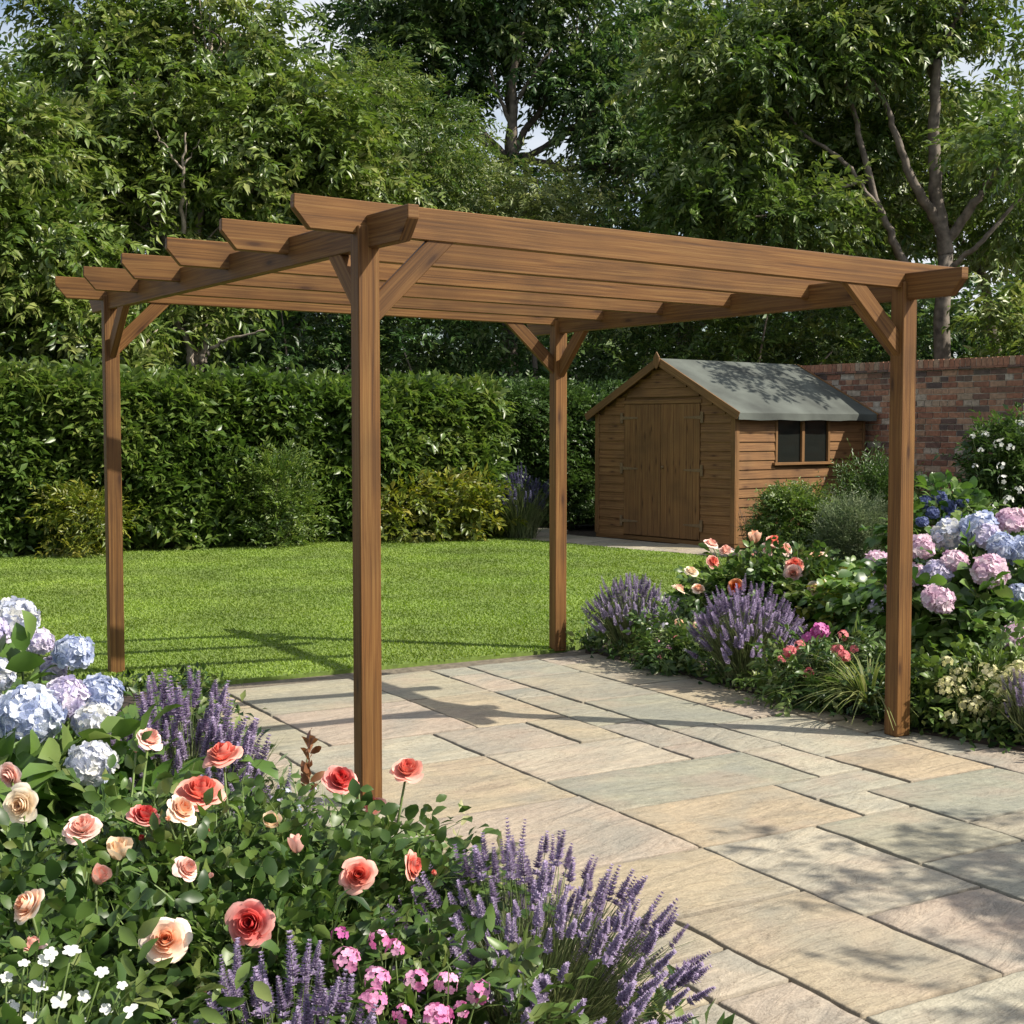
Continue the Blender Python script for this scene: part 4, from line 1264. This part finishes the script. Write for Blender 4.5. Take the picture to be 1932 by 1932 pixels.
def lavender(base, label, r0, r1, h, n, seed, mat='lav', lean=(0, 0), sz=1.0, n_leaf=900, group="lavender clumps", hvar=.35, spread=1.0, near=True, more=0):
    """fan of spikes over a grey green tuft; r0 base radius, r1 radius at the top, h height"""
    rng = R(seed)
    base = Vector(base)
    root = empty("lavender_clump", base, label, "lavender", group)
    # tuft of narrow leaves
    m = n_leaf
    a = rng.random(m) * 6.283; q = np.sqrt(rng.random(m))
    P = np.stack([np.cos(a) * q * r0, np.sin(a) * q * r0, .25 * h * rng.random(m)], 1)
    tilt = q * (r1 - r0) / h * spread * 1.1
    D = np.stack([np.cos(a) * tilt + lean[0], np.sin(a) * tilt + lean[1], np.ones(m)], 1) + rng.normal(size=(m, 3)) * .22
    L = h * (.25 + .4 * rng.random(m))
    Nn = np.stack([-np.cos(a), -np.sin(a), np.full(m, .4)], 1) + rng.normal(size=(m, 3)) * .4
    bits = [leaves_VF(P, D, Nn, L, .0045 * sz + .002 * rng.random(m), rng.random(m), BLADE)]
    # fine stems
    ms = n * 4
    a2 = rng.random(ms) * 6.283; q2 = np.sqrt(rng.random(ms))
    P2 = np.stack([np.cos(a2) * q2 * r0 * .8, np.sin(a2) * q2 * r0 * .8, np.zeros(ms)], 1)
    D2 = np.stack([np.cos(a2) * q2 * (r1 - r0) / h * spread + lean[0], np.sin(a2) * q2 * (r1 - r0) / h * spread + lean[1], np.ones(ms)], 1) + rng.normal(size=(ms, 3)) * .08
    bits.append(leaves_VF(P2, D2, D2[:, [1, 2, 0]], h * (.5 + .3 * rng.random(ms)), np.full(ms, .0026 * sz), rng.random(ms), BLADE))
    link("foliage", mesh_np("foliage", *join_VF(bits)), M['lf_lav'], root)
    nn_ = n + more
    i = np.arange(nn_) + .5
    qq = np.sqrt(i / nn_); an = i * 2.399963 + rng.normal(size=nn_) * .2
    ordr = np.argsort(np.sin(an) * qq + rng.normal(size=nn_) * .25)      # the nearest ones are parts of their own
    rest = []
    for e_, k in enumerate(ordr):
        hh = h * (1 - hvar * qq[k] ** 2) * (.86 + .2 * rng.random() if rng.random() < .68 else .52 + .34 * rng.random())
        dx = math.cos(an[k]) * qq[k]; dy = math.sin(an[k]) * qq[k]
        top = Vector((dx * r1 * spread + lean[0] * hh, dy * r1 * spread + lean[1] * hh, hh))
        bot = Vector((dx * r0 * .9, dy * r0 * .9, 0))
        d = (top - bot).normalized()
        d = (d + Vector((dx * .25, dy * .25, 0)) * .6 + Vector(rng.normal(size=3)) * .06).normalized()
        var = int(rng.integers(0, 4))
        me = variant('spike', 300 + var, [mat, 'stem'], lambda sd: spike_mesh(sd, L=.058 + .012 * (sd % 4), r=.0100, whorls=10 + sd % 3, per=8))
        s = sz * (.75 + .45 * rng.random())
        if e_ >= n:
            rest.append((me, Matrix.Translation(top - d * (.22 * s)) @ d.to_track_quat('Z', 'Y').to_matrix().to_4x4() @ Matrix.Rotation(rng.random() * 6.28, 4, 'Z') @ Matrix.Scale(s, 4)))
            continue
        o = link("flower_spike", me, None, root)
        o.scale = (s, s, s); aim(o, d, rng.random() * 6.28)
        o.location = top - d * (.22 * s)
    if rest:
        bm = bmesh.new()
        for me, m4 in rest:
            v0 = len(bm.verts); bm.from_mesh(me); bm.verts.ensure_lookup_table()
            bmesh.ops.transform(bm, matrix=m4, verts=bm.verts[v0:])
        mm = bpy.data.meshes.new("flower_spike"); bm.to_mesh(mm); bm.free()
        for k_ in (mat, 'stem'): mm.materials.append(M[k_])
        tag(link("flower_spike", mm, None, root), kind='stuff')
    return root

# ------------------------------------------------------------------ left bed
hydrangea((W(90, 1500, 4.0).x, 4.0, .03), "blue and lilac mophead hydrangea at the left edge in front of the lawn",
          [(0, 0, .36, .32, .32, .30), (-.28, .05, .40, .32, .3, .32), (.16, -.2, .30, .24, .22, .24), (-.1, -.35, .30, .36, .25, .24)],
          [(30, 1166, 4.3, 78, 'white'), (72, 1212, 4.2, 55, 'lilac'), (140, 1232, 4.15, 72, 'blue'), (-8, 1275, 4.0, 64, 'white'), (55, 1352, 3.75, 120, 'blue'),
           (125, 1318, 3.85, 82, 'lilac'), (192, 1312, 3.9, 78, 'blue'), (178, 1362, 3.8, 74, 'white'), (172, 1442, 3.55, 88, 'white'), (-20, 1195, 4.2, 70, 'lilac'), (100, 1262, 4.2, 50, 'lilac')],
          81, n_clump=90, twigs=6)
lavender((W(345, 1500, 3.95).x, 3.95, .03), "dense purple lavender clump right of the left hydrangea, in front of the lawn", .15, .26, .70, 96, 82, sz=1.0, hvar=.35, n_leaf=1500, more=70)
lavender((W(500, 1560, 3.75).x, 3.75, .03), "sparse lavender clump at the patio edge left of the nearest post", .09, .16, .50, 26, 83, mat='lav_b', sz=.95, n_leaf=500)
rose_bush((-.80, 2.55, .03), "low bush of blush pink and peach roses at the lower left",
          [(0, 0, .27, .42, .28, .22), (-.25, .2, .29, .30, .3, .23), (.26, .08, .25, .30, .26, .2), (-.1, .45, .28, .34, .25, .23)],
          [(15, 1466, 3.0, 52, 'pink', None), (36, 1520, 2.85, 74, 'cream', None), (155, 1556, 2.85, 78, 'pink', (.1, -.5, 1)), (225, 1598, 2.8, -48, 'cream', (.2, -.3, 1)),
           (48, 1706, 2.5, 74, 'peach', (-.5, -.5, .6)), (312, 1772, 2.45, 90, 'peach', (.25, -1, .7)), (60, 1780, 2.42, 52, 'pink', (0, 0, 1)), (284, 1390, 3.3, 58, 'pink', (.5, -.3, .8)), (190, 1650, 2.65, -40, 'pink', (.6, -.3, .7))],
          84, n_clump=270, twigs=8)
rose_bush((-.62, 3.1, .03), "bush of open coral roses between the blush roses and the patio",
          [(0, 0, .30, .32, .28, .22), (.2, -.2, .27, .28, .26, .21), (-.18, -.1, .30, .25, .25, .2), (.1, -.5, .26, .3, .2, .18)],
          [(418, 1418, 3.3, 78, 'coral', (-.2, -.3, 1)), (378, 1486, 3.1, 100, 'coral', (.1, -.4, 1)), (274, 1534, 2.95, 66, 'red', (.4, -.3, .9)), (345, 1524, 2.95, 60, 'peach', (.6, -.4, .7)),
           (356, 1636, 2.75, 56, 'pink', (.7, -.3, .6)), (512, 1545, 3.0, -38, 'cream', None), (470, 1742, 2.52, 94, 'red', (-.15, -1, .45))],
          85, n_clump=210, twigs=8)
rb = rose_bush((-.36, 3.25, .03), "taller coral rose bush with bronze shoots in front of the nearest post",
          [(0, 0, .24, .26, .26, .2), (-.16, -.28, .24, .24, .24, .2), (.06, -.1, .22, .2, .2, .18), (-.22, -.48, .24, .2, .2, .2)],
          [(643, 1466, 3.4, 70, 'red', (.2, -.6, .8)), (768, 1448, 3.3, 64, 'coral', (.1, -.5, .9)), (704, 1518, 3.3, 48, 'coral', (-.5, -.3, .7)), (676, 1650, 2.75, 68, 'coral', (.15, -.9, .5)),
           (783, 1632, 2.9, 60, 'coral', (1, -.3, .2)), (560, 1590, 2.9, -36, 'pink', None)],
          86, n_clump=165, twigs=8)
V, F, T = leaves_VF(*twig_leaves(R(7), np.array([tuple(W(582, y, 3.4) - Vector((-.36, 3.25, .03))) for y in (1480, 1450, 1425, 1500)]), np.array([(.1, 0, 1.)] * 4), np.full(4, .5), 5, .06, .042, .55, .0), OVAL)
link("bronze_shoot", mesh_np("bronze_shoot", V, F, T), M['lf_copper'], rb)
lavender((W(985, 1900, 2.9).x, 2.9, .03), "large purple lavender clump spilling onto the slabs at the bottom centre", .14, .42, .53, 98, 87, sz=.82, n_leaf=3200, hvar=.5, more=170)
lavender((W(520, 1900, 2.28).x, 2.28, .03), "lavender spikes among the roses at the bottom edge, left of the pink phlox", .13, .18, .54, 40, 88, mat='lav', sz=.8, n_leaf=900, hvar=.3, more=30)

def cluster_plant(name, base, label, cat, blobs, mat, seed, flowers, group=None, leaf=.05, lw=.45, n_clump=30, twigs=7, tw=.1, tmpl=OVAL, sigma=.06, fname="flower_head", shell=.35):
    """flowers: (px, py, Y, diameter_px, material, florets)"""
    rng = R(seed); base = Vector(base)
    root = empty(name, base, label, cat, group)
    ends = []
    for i, (px, py, Y, dp, colr, nf) in enumerate(flowers):
        p = W(px, py, Y); s = dp * Y / 2575.7 / 2
        key = 'cl%d' % nf
        me = variant(key, 400 + i % 3, [colr], lambda sd: five_petal_mesh(sd, nf, .75 if nf > 1 else 0., .42 if nf > 1 else 1.0))
        o = link(fname, me, None, root)
        o.scale = (s, s, s); aim(o, face_dir(p, rng, 1.0, .3, .7), rng.random() * 6.28)
        o.location = p - base; ends.append(p - base)
        CLEAR.append((p, ((CAMP - p).normalized() * .7 + Vector((0, 0, .7))).normalized(), .25, s * .9))
    DEFER.append(lambda: foliage("foliage", R(seed + 7000), blobs, n_clump, twigs, sigma, 6, tw, leaf, lw, M[mat], root, tmpl=tmpl, shell=shell, droop=.0, up=1.0, zmin=.01, clear=local_clear(base), shoots=True))
    stem_tubes(root, ends, rng, 'stem', .0022)
    return root

cluster_plant("phlox_plant", (-.19, 2.5, .03), "pink phlox in flower between the two lowest lavender clumps", "phlox",
              [(0, 0, .24, .24, .14, .2), (-.1, .05, .28, .16, .12, .18)], 'lf_rose', 91,
              [(655, 1812, 2.5, 62, 'phlox', 9), (715, 1775, 2.55, 50, 'phlox', 7), (745, 1790, 2.55, 46, 'phlox', 7), (712, 1850, 2.45, 60, 'phlox', 9), (785, 1852, 2.5, 56, 'phlox', 9),
               (705, 1890, 2.4, 60, 'phlox', 9), (842, 1858, 2.5, 54, 'phlox', 9), (905, 1872, 2.5, 58, 'phlox', 9), (825, 1926, 2.4, 72, 'phlox', 12), (640, 1765, 2.6, 40, 'magenta', 7), (760, 1915, 2.4, 46, 'phlox', 7),
               (870, 1905, 2.45, 40, 'phlox', 7)])
rngw = R(92)
cluster_plant("impatiens_plant", (-.84, 2.16, .03), "white flowered busy lizzie plant in the bottom left corner", "bedding plant",
              [(0, 0, .40, .26, .16, .10), (.14, 0, .36, .18, .12, .12), (-.1, 0, .30, .2, .12, .15)], 'lf_rose', 93,
              [(px, py, 2.15, d * .82, 'white', 1) for px, py, d in ((12, 1845, 34), (95, 1800, 36), (135, 1795, 48), (85, 1812, 40), (72, 1862, 50), (115, 1888, 50), (158, 1880, 34), (192, 1835, 36),
                                                              (22, 1900, 40), (60, 1922, 44), (250, 1910, 48), (200, 1905, 34), (150, 1930, 40), (45, 1818, 30), (230, 1860, 28))],
              leaf=.045, n_clump=60, fname="flower")
cluster_plant("catmint_plant", (W(545, 1560, 3.55).x, 3.55, .03), "grey green catmint with pale blue flowers beside the bronze rose shoots", "catmint",
              [(0, 0, .28, .12, .1, .16)], 'lf_grey', 94, [(540, 1498, 3.55, 26, 'hyd_blue', 7), (520, 1510, 3.5, 24, 'hyd_lilac', 7), (560, 1525, 3.5, 24, 'hyd_blue', 7), (590, 1490, 3.6, 18, 'hyd_lilac', 7)],
              leaf=.04, lw=.22, n_clump=26, tmpl=KITE)
cluster_plant("euphorbia_plant", (W(835, 1660, 3.35).x, 3.35, .03), "pale cream leaved plant at the bed corner above the large lavender", "foliage plant",
              [(0, 0, .2, .12, .1, .17)], 'lf_cream', 95, [(825, 1606, 3.35, 22, 'white', 5), (852, 1628, 3.35, 20, 'white', 5), (800, 1590, 3.35, 18, 'white', 5)], leaf=.04, lw=.4, n_clump=24)

def ground_cover(name, poly, seed, n, mat, label):
    rng = R(seed)
    xs = [p[0] for p in poly]; ys = [p[1] for p in poly]
    X = min(xs) + (max(xs) - min(xs)) * rng.random(n); Y = min(ys) + (max(ys) - min(ys)) * rng.random(n)
    ok = pip(poly, X, Y) & (np.abs(X) < .42 * Y + .3); X, Y = X[ok], Y[ok]
    ex_, ey_ = [], []                                  # growth spilling over the edges
    for (x0, y0), (x1, y1) in zip(poly, poly[1:] + poly[:1]):
        k = int(math.hypot(x1 - x0, y1 - y0) * 260)
        t = rng.random(k); d = rng.normal(size=k) * .05 * (1 + .8 * np.sin(t * 17 + x0 * 5))
        nx, ny = (y1 - y0), -(x1 - x0); ll = math.hypot(nx, ny)
        ex_.append(x0 + (x1 - x0) * t + nx / ll * d); ey_.append(y0 + (y1 - y0) * t + ny / ll * d)
    X = np.concatenate([X] + ex_); Y = np.concatenate([Y] + ey_)
    ok = np.abs(X) < .42 * Y + .3; X, Y = X[ok], Y[ok]; n = len(X)
    P = np.stack([X, Y, .015 + .10 * rng.random(n) ** 1.5], 1)
    D = rng.normal(size=(n, 3)) + np.array([0, 0, .4]); Nn = rng.normal(size=(n, 3)) * .5 + np.array([0, 0, 1])
    L = .035 + .04 * rng.random(n)
    o = link(name, mesh_np(name, *leaves_VF(P, D, Nn, L, L * .5, rng.random(n), KITE)), mat)
    tag(o, label, "ground cover", kind='stuff')
ground_cover("ground_cover", BED_L, 96, 16000, M['lf_rose'], "low leaves carpeting the left flower bed")
ground_cover("ground_cover", BED_R, 97, 60000, M['lf_rose'], "low leaves carpeting the right flower bed")

# ------------------------------------------------------------------ right bed
lavender((W(1190, 1240, 8.75).x, 8.75, .03), "pale lavender clump at the patio corner by the back post", .12, .31, .50, 95, 101, mat='lav_b', sz=.95, n_leaf=1200, hvar=.45, more=110)
lavender((W(1408, 1290, 7.75).x, 7.75, .03), "wide purple lavender clump in the middle of the right bed edge", .14, .34, .55, 98, 102, mat='lav', sz=1.05, n_leaf=1500, hvar=.45, more=120)
cluster_plant("dianthus_plant", (W(1275, 1240, 8.2).x, 8.2, .03), "small mixed pink and white flowers between the two right hand lavender clumps", "bedding plant",
              [(0, 0, .12, .18, .14, .13), (.0, .1, .2, .14, .12, .12)], 'lf_rose', 103,
              [(1225, 1190, 8.2, 14, 'white', 5), (1240, 1210, 8.2, 13, 'phlox', 5), (1255, 1180, 8.25, 16, 'hyd_lilac', 5), (1280, 1175, 8.3, 22, 'rose_peach', 5), (1300, 1200, 8.2, 12, 'white', 5),
               (1262, 1222, 8.1, 12, 'phlox', 5), (1312, 1178, 8.3, 16, 'rose_pink', 5), (1292, 1228, 8.1, 11, 'white', 5), (1245, 1240, 8.0, 10, 'valerian', 5), (1275, 1205, 8.2, 14, 'valerian', 5)],
              leaf=.05, n_clump=34)
cluster_plant("valerian_plant", (W(1545, 1320, 7.2).x, 7.2, .03), "plant with red and magenta flower clusters right of the wide lavender", "bedding plant",
              [(0, 0, .14, .28, .2, .14), (.1, .1, .2, .2, .15, .16)], 'lf_rose', 104,
              [(1548, 1192, 7.3, 42, 'magenta', 16), (1527, 1205, 7.3, 30, 'magenta', 12), (1490, 1232, 7.2, 32, 'valerian', 12), (1508, 1218, 7.25, 24, 'valerian', 9), (1578, 1228, 7.2, 32, 'valerian', 12),
               (1592, 1240, 7.15, 30, 'valerian', 12), (1590, 1200, 7.3, 26, 'valerian', 9), (1526, 1271, 7.1, 26, 'valerian', 9), (1612, 1226, 7.2, 20, 'valerian', 9), (1475, 1245, 7.15, 20, 'valerian', 9)],
              leaf=.07, lw=.3, n_clump=50)
def grass_tuft(base, label, seed, n, L, mat, group=None):
    rng = R(seed); base = Vector(base)
    root = empty("ornamental_grass", base, label, "grass plant", group)
    a = rng.random(n) * 6.283; q = rng.random(n)
    segs, Vs, Fs, Ts, off = 7, [], [], [], 0
    for i in range(n):
        d = np.array([math.cos(a[i]), math.sin(a[i])]); l = L * (.6 + .5 * rng.random()); el = .5 + .95 * q[i]
        t = np.linspace(0, 1, segs)
        out = l * (t * math.sin(el * .5) + .42 * t ** 2.5 * el); z = l * (t * math.cos(el * .45) - .50 * el * t ** 2.6)
        c = np.stack([d[0] * (out + .03), d[1] * (out + .03), np.maximum(z, .015)], 1)
        wd = .0055 * (1 - t ** 2) + .0006
        s = np.array([-d[1], d[0], 0])
        V = np.concatenate([c - s * wd[:, None], c + s * wd[:, None]])
        k = np.arange(segs - 1)
        F = np.concatenate([np.stack([k, k + segs, k + segs + 1], 1), np.stack([k, k + segs + 1, k + 1], 1)])
        Vs.append(V); Fs.append(F + off); Ts.append(np.full(2 * segs, rng.random())); off += 2 * segs
    link("blades", mesh_np("blades", np.concatenate(Vs), np.concatenate(Fs), np.concatenate(Ts)), mat, root)
    return root
grass_tuft((W(1640, 1345, 6.85).x, 6.85, .03), "arching green grass tuft at the foot of the right front post", 105, 170, .46, M['lf_pale'])
rc = R(106)
cluster_plant("cream_hydrangea", (W(1855, 1380, 6.55).x, 6.55, .03), "low shrub covered in creamy green florets right of the right front post", "shrub",
              [(0, 0, .2, .24, .2, .18), (.1, .05, .16, .24, .2, .16)], 'lf_box', 106,
              [(1775 + 150 * rc.random(), 1248 + 115 * rc.random() ** .8, 6.3 + .25 * rc.random(), 24 + 12 * rc.random(), 'cream', 5 if q % 2 else 7) for q in range(60)],
              leaf=.05, lw=.6, n_clump=60)
shrub("leafy_plant", (W(1800, 1330, 6.7).x, 6.75, .03), "dark green leafy plant under the creamy shrub at the bed edge", "foliage plant", M['lf_rose'],
      [(0, 0, .10, .42, .2, .10), (.25, -.15, .08, .3, .2, .09)], 107, 60, 8, .06, .5, .1, n_leaf=6, sigma=.06, tmpl=OVAL, stem_mat='stem')
lavender((W(1950, 1370, 6.2).x, 6.2, .03), "lavender clump half cut off by the right edge", .08, .16, .40, 34, 108, sz=1.0, n_leaf=400)
rose_bush((W(1420, 1150, 9.9).x, 9.9, .03), "tall pink and peach rose bush behind the wide lavender",
          [(0, 0, .26, .34, .3, .24), (-.25, 0, .20, .28, .25, .18), (.25, 0, .26, .28, .25, .22)],
          [(1343, 1022, 10.1, 30, 'pink', None), (1369, 1036, 10.1, 30, 'pink', None), (1347, 1058, 10, 29, 'coral', None), (1424, 1010, 10.1, -28, 'peach', (0, 0, 1)), (1304, 1075, 9.9, 28, 'cream', None),
           (1282, 1109, 9.7, 28, 'peach', None), (1318, 1108, 9.8, 28, 'peach', None), (1388, 1106, 9.6, 35, 'orange', (-.1, -1, .3))],
          109, n_clump=120, twigs=7, leaf=.065, sigma=.07)
rose_bush((W(1500, 1150, 9.7).x, 9.7, .03), "rose bush with salmon and cream roses left of the right front post",
          [(0, 0, .26, .3, .3, .24), (.25, 0, .2, .28, .25, .18)],
          [(1461, 1016, 9.9, 32, 'coral', None), (1452, 1033, 9.9, 30, 'pink', None), (1484, 1033, 9.9, 30, 'pink', None), (1539, 1047, 9.8, 35, 'peach', (-.3, -.4, .9)), (1499, 1064, 9.7, 38, 'coral', None),
           (1496, 1081, 9.6, 34, 'pink', None), (1537, 1109, 9.5, 35, 'cream', None), (1566, 1146, 9.3, -30, 'cream', None), (1629, 1116, 9.3, 38, 'orange', (-.2, -1, .4))],
          110, n_clump=110, twigs=7, leaf=.065, sigma=.07)
shrub("euphorbia_shrub", (W(1605, 1150, 9.2).x, 9.2, .03), "yellow green leafy shrub behind the orange rose, left of the right front post", "shrub", M['lf_gold'],
      [(0, 0, .2, .2, .2, .15), (.15, .2, .24, .2, .2, .15)], 111, 50, 7, .06, .5, .1, n_leaf=6, sigma=.06, tmpl=OVAL, stem_mat='stem')
hydrangea((W(1840, 1250, 8.0).x, 8.0, .03), "large pink and blue mophead hydrangea right of the right front post",
          [(0, 0, .36, .42, .36, .34), (.25, .1, .38, .34, .34, .36), (-.2, .1, .36, .32, .3, .32), (.05, -.25, .26, .4, .25, .22)],
          [(1789, 1010, 8.2, 60, 'white', ), (1845, 1000, 8.1, 72, 'blue'), (1907, 987, 8.1, 60, 'pink'), (1889, 1030, 7.9, 50, 'blue'), (1926, 1040, 7.9, 56, 'blue'), (1735, 1034, 8.1, 54, 'pink'),
           (1722, 1085, 8.0, 48, 'pink'), (1768, 1082, 7.9, 54, 'lilac'), (1800, 1062, 7.9, 50, 'pink'), (1867, 1079, 7.7, 64, 'pink'), (1769, 1132, 7.65, 58, 'pink'), (1921, 1126, 7.7, 52, 'blue'),
           (1912, 1203, 7.4, 52, 'pink'), (1862, 1012, 8.0, 50, 'lilac')],
          112, n_clump=150, twigs=6, leaf=.105, nfl=90, fs=.34)
hydrangea((W(1650, 1150, 8.9).x, 8.9, .03), "lilac hydrangea partly hidden behind the right front post",
          [(.05, 0, .30, .18, .2, .24)],
          [(1656, 1062, 9, 48, 'pink'), (1663, 1148, 8.7, 44, 'lilac'), (1690, 1100, 8.8, 44, 'pink')], 113, n_clump=22, twigs=6, leaf=.09, nfl=90, fs=.34)
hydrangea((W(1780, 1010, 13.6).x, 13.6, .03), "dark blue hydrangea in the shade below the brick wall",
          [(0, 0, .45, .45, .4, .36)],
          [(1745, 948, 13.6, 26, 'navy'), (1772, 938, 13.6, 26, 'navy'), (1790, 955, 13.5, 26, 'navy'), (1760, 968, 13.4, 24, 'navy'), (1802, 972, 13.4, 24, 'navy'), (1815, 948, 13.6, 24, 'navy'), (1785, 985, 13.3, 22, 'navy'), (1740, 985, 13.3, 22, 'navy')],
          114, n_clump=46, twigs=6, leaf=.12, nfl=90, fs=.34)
rw = rose_bush((6.15, 17.3, .03), "white rose bush climbing in front of the brick wall at the right edge",
          [(0, 0, 1.0, .55, .45, .55), (.1, 0, .5, .55, .45, .45), (-.15, 0, 1.35, .35, .3, .3)],
          [], 115, n_clump=150, twigs=8, leaf=.09, sigma=.11, tw=.2, mat='lf_privet', tmpl=KITE) if 0 else None
cluster_plant("white_rose_bush", (W(1885, 990, 15.9).x, 15.9, .03), "tall white flowered bush in front of the brick wall at the right edge", "rose bush",
              [(.1, 0, .95, .32, .3, .48), (.15, 0, .5, .36, .34, .4), (.05, 0, 1.25, .24, .22, .25)], 'lf_privet', 116,
              [(1885, 838, 15.4, 24, 'white', 5), (1835, 825, 15.5, 15, 'white', 5), (1860, 820, 15.5, 16, 'white', 5), (1905, 845, 15.3, 20, 'white', 5), (1925, 800, 15.5, 18, 'white', 5), (1890, 880, 15.3, 20, 'white', 5),
               (1893, 905, 15.2, 24, 'white', 5), (1903, 945, 15.1, 26, 'white', 5), (1872, 960, 15.1, 22, 'white', 5), (1850, 850, 15.4, 15, 'white', 5), (1922, 925, 15.2, 20, 'white', 5), (1840, 880, 15.4, 14, 'white', 5)],
              leaf=.10, lw=.4, n_clump=150, twigs=9, tw=.22, tmpl=KITE, sigma=.12, fname="rose_bloom")
shrub("box_shrub", (W(1500, 1040, 15.6).x, 15.6, 0), "rounded bright green shrub against the shed's side", "shrub", M['lf_box'],
      [(0, 0, .38, .38, .36, .38)], 117, 330, 9, .045, .38, .10, n_leaf=9, sigma=.06, shell=.8)
shrub("rosemary_shrub", (W(1615, 1060, 14.7).x, 14.7, 0), "grey green rosemary shrub right of the rounded green shrub", "shrub", M['lf_grey'],
      [(0, 0, .3, .32, .3, .28)], 118, 230, 8, .04, .26, .16, n_leaf=12, sigma=.05, shell=.75, droop=-.5)
shrub("conifer_shrub", (W(1645, 1030, 16.4).x, 16.4, 0), "tall dark feathery shrub between the shed and the right front post", "shrub", M['lf_privet'],
      [(0, 0, .45, .36, .32, .42), (.05, 0, .7, .2, .2, .3), (.3, 0, .4, .24, .24, .32)], 119, 150, 8, .07, .22, .26, n_leaf=10, sigma=.08, droop=-.4)
def bare_twigs():
    rng = R(120)
    c = W(1415, 1040, 15.9); root = empty("bare_shrub", (c.x, 15.9, 0), "bare brown twiggy shrub at the shed's front corner", "shrub")
    parts = []
    for i in range(26):
        a = rng.random() * 6.28; l = .25 + .3 * rng.random(); t = rng.random() * .5
        e = np.array([math.cos(a) * l * t, math.sin(a) * l * t, l])
        parts.append(tube_VF(bez((0, 0, 0), e * .5 + rng.normal(size=3) * .04, e, 6), np.linspace(.006, .002, 6), 4))
        for k in range(2):
            s = e * (.5 + .3 * k); q = s + rng.normal(size=3) * .07 + np.array([0, 0, .08])
            parts.append(tube_VF(bez(s, (s + q) / 2, q, 4), np.linspace(.003, .001, 4), 4))
    link("branches", mesh_np("branches", *join_VF(parts)), M['dry'], root)
bare_twigs()

# ------------------------------------------------------------------ planting along the hedge
shrub("golden_shrub", (-1.0, 18.1, 0), "golden green shrub in front of the hedge right of the nearest post", "shrub", M['lf_gold'],
      [(0, 0, .42, .62, .4, .40), (-.4, -.2, .36, .4, .35, .36), (.4, .1, .4, .38, .35, .38)], 121, 120, 7, .12, .4, .2, n_leaf=7, sigma=.12)
shrub("golden_shrub", (-5.0, 15.75, 0), "small golden shrub in front of the hedge left of the far left post", "shrub", M['lf_gold'],
      [(0, 0, .40, .36, .32, .38)], 122, 60, 7, .09, .3, .2, n_leaf=8, sigma=.1)
shrub("spiraea_shrub", (-2.95, 17.0, 0), "upright light green shrub in front of the hedge, left of the nearest post", "shrub", M['lf_box'],
      [(0, 0, .48, .40, .36, .5), (.05, 0, .85, .25, .25, .25)], 123, 110, 7, .075, .3, .2, n_leaf=9, sigma=.09, droop=-.3)
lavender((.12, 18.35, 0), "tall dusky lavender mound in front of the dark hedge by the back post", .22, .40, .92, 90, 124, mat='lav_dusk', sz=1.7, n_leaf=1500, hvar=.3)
for fn in DEFER: fn()
print("objects", len(bpy.data.objects), "polys", sum(len(m.polygons) for m in bpy.data.meshes))
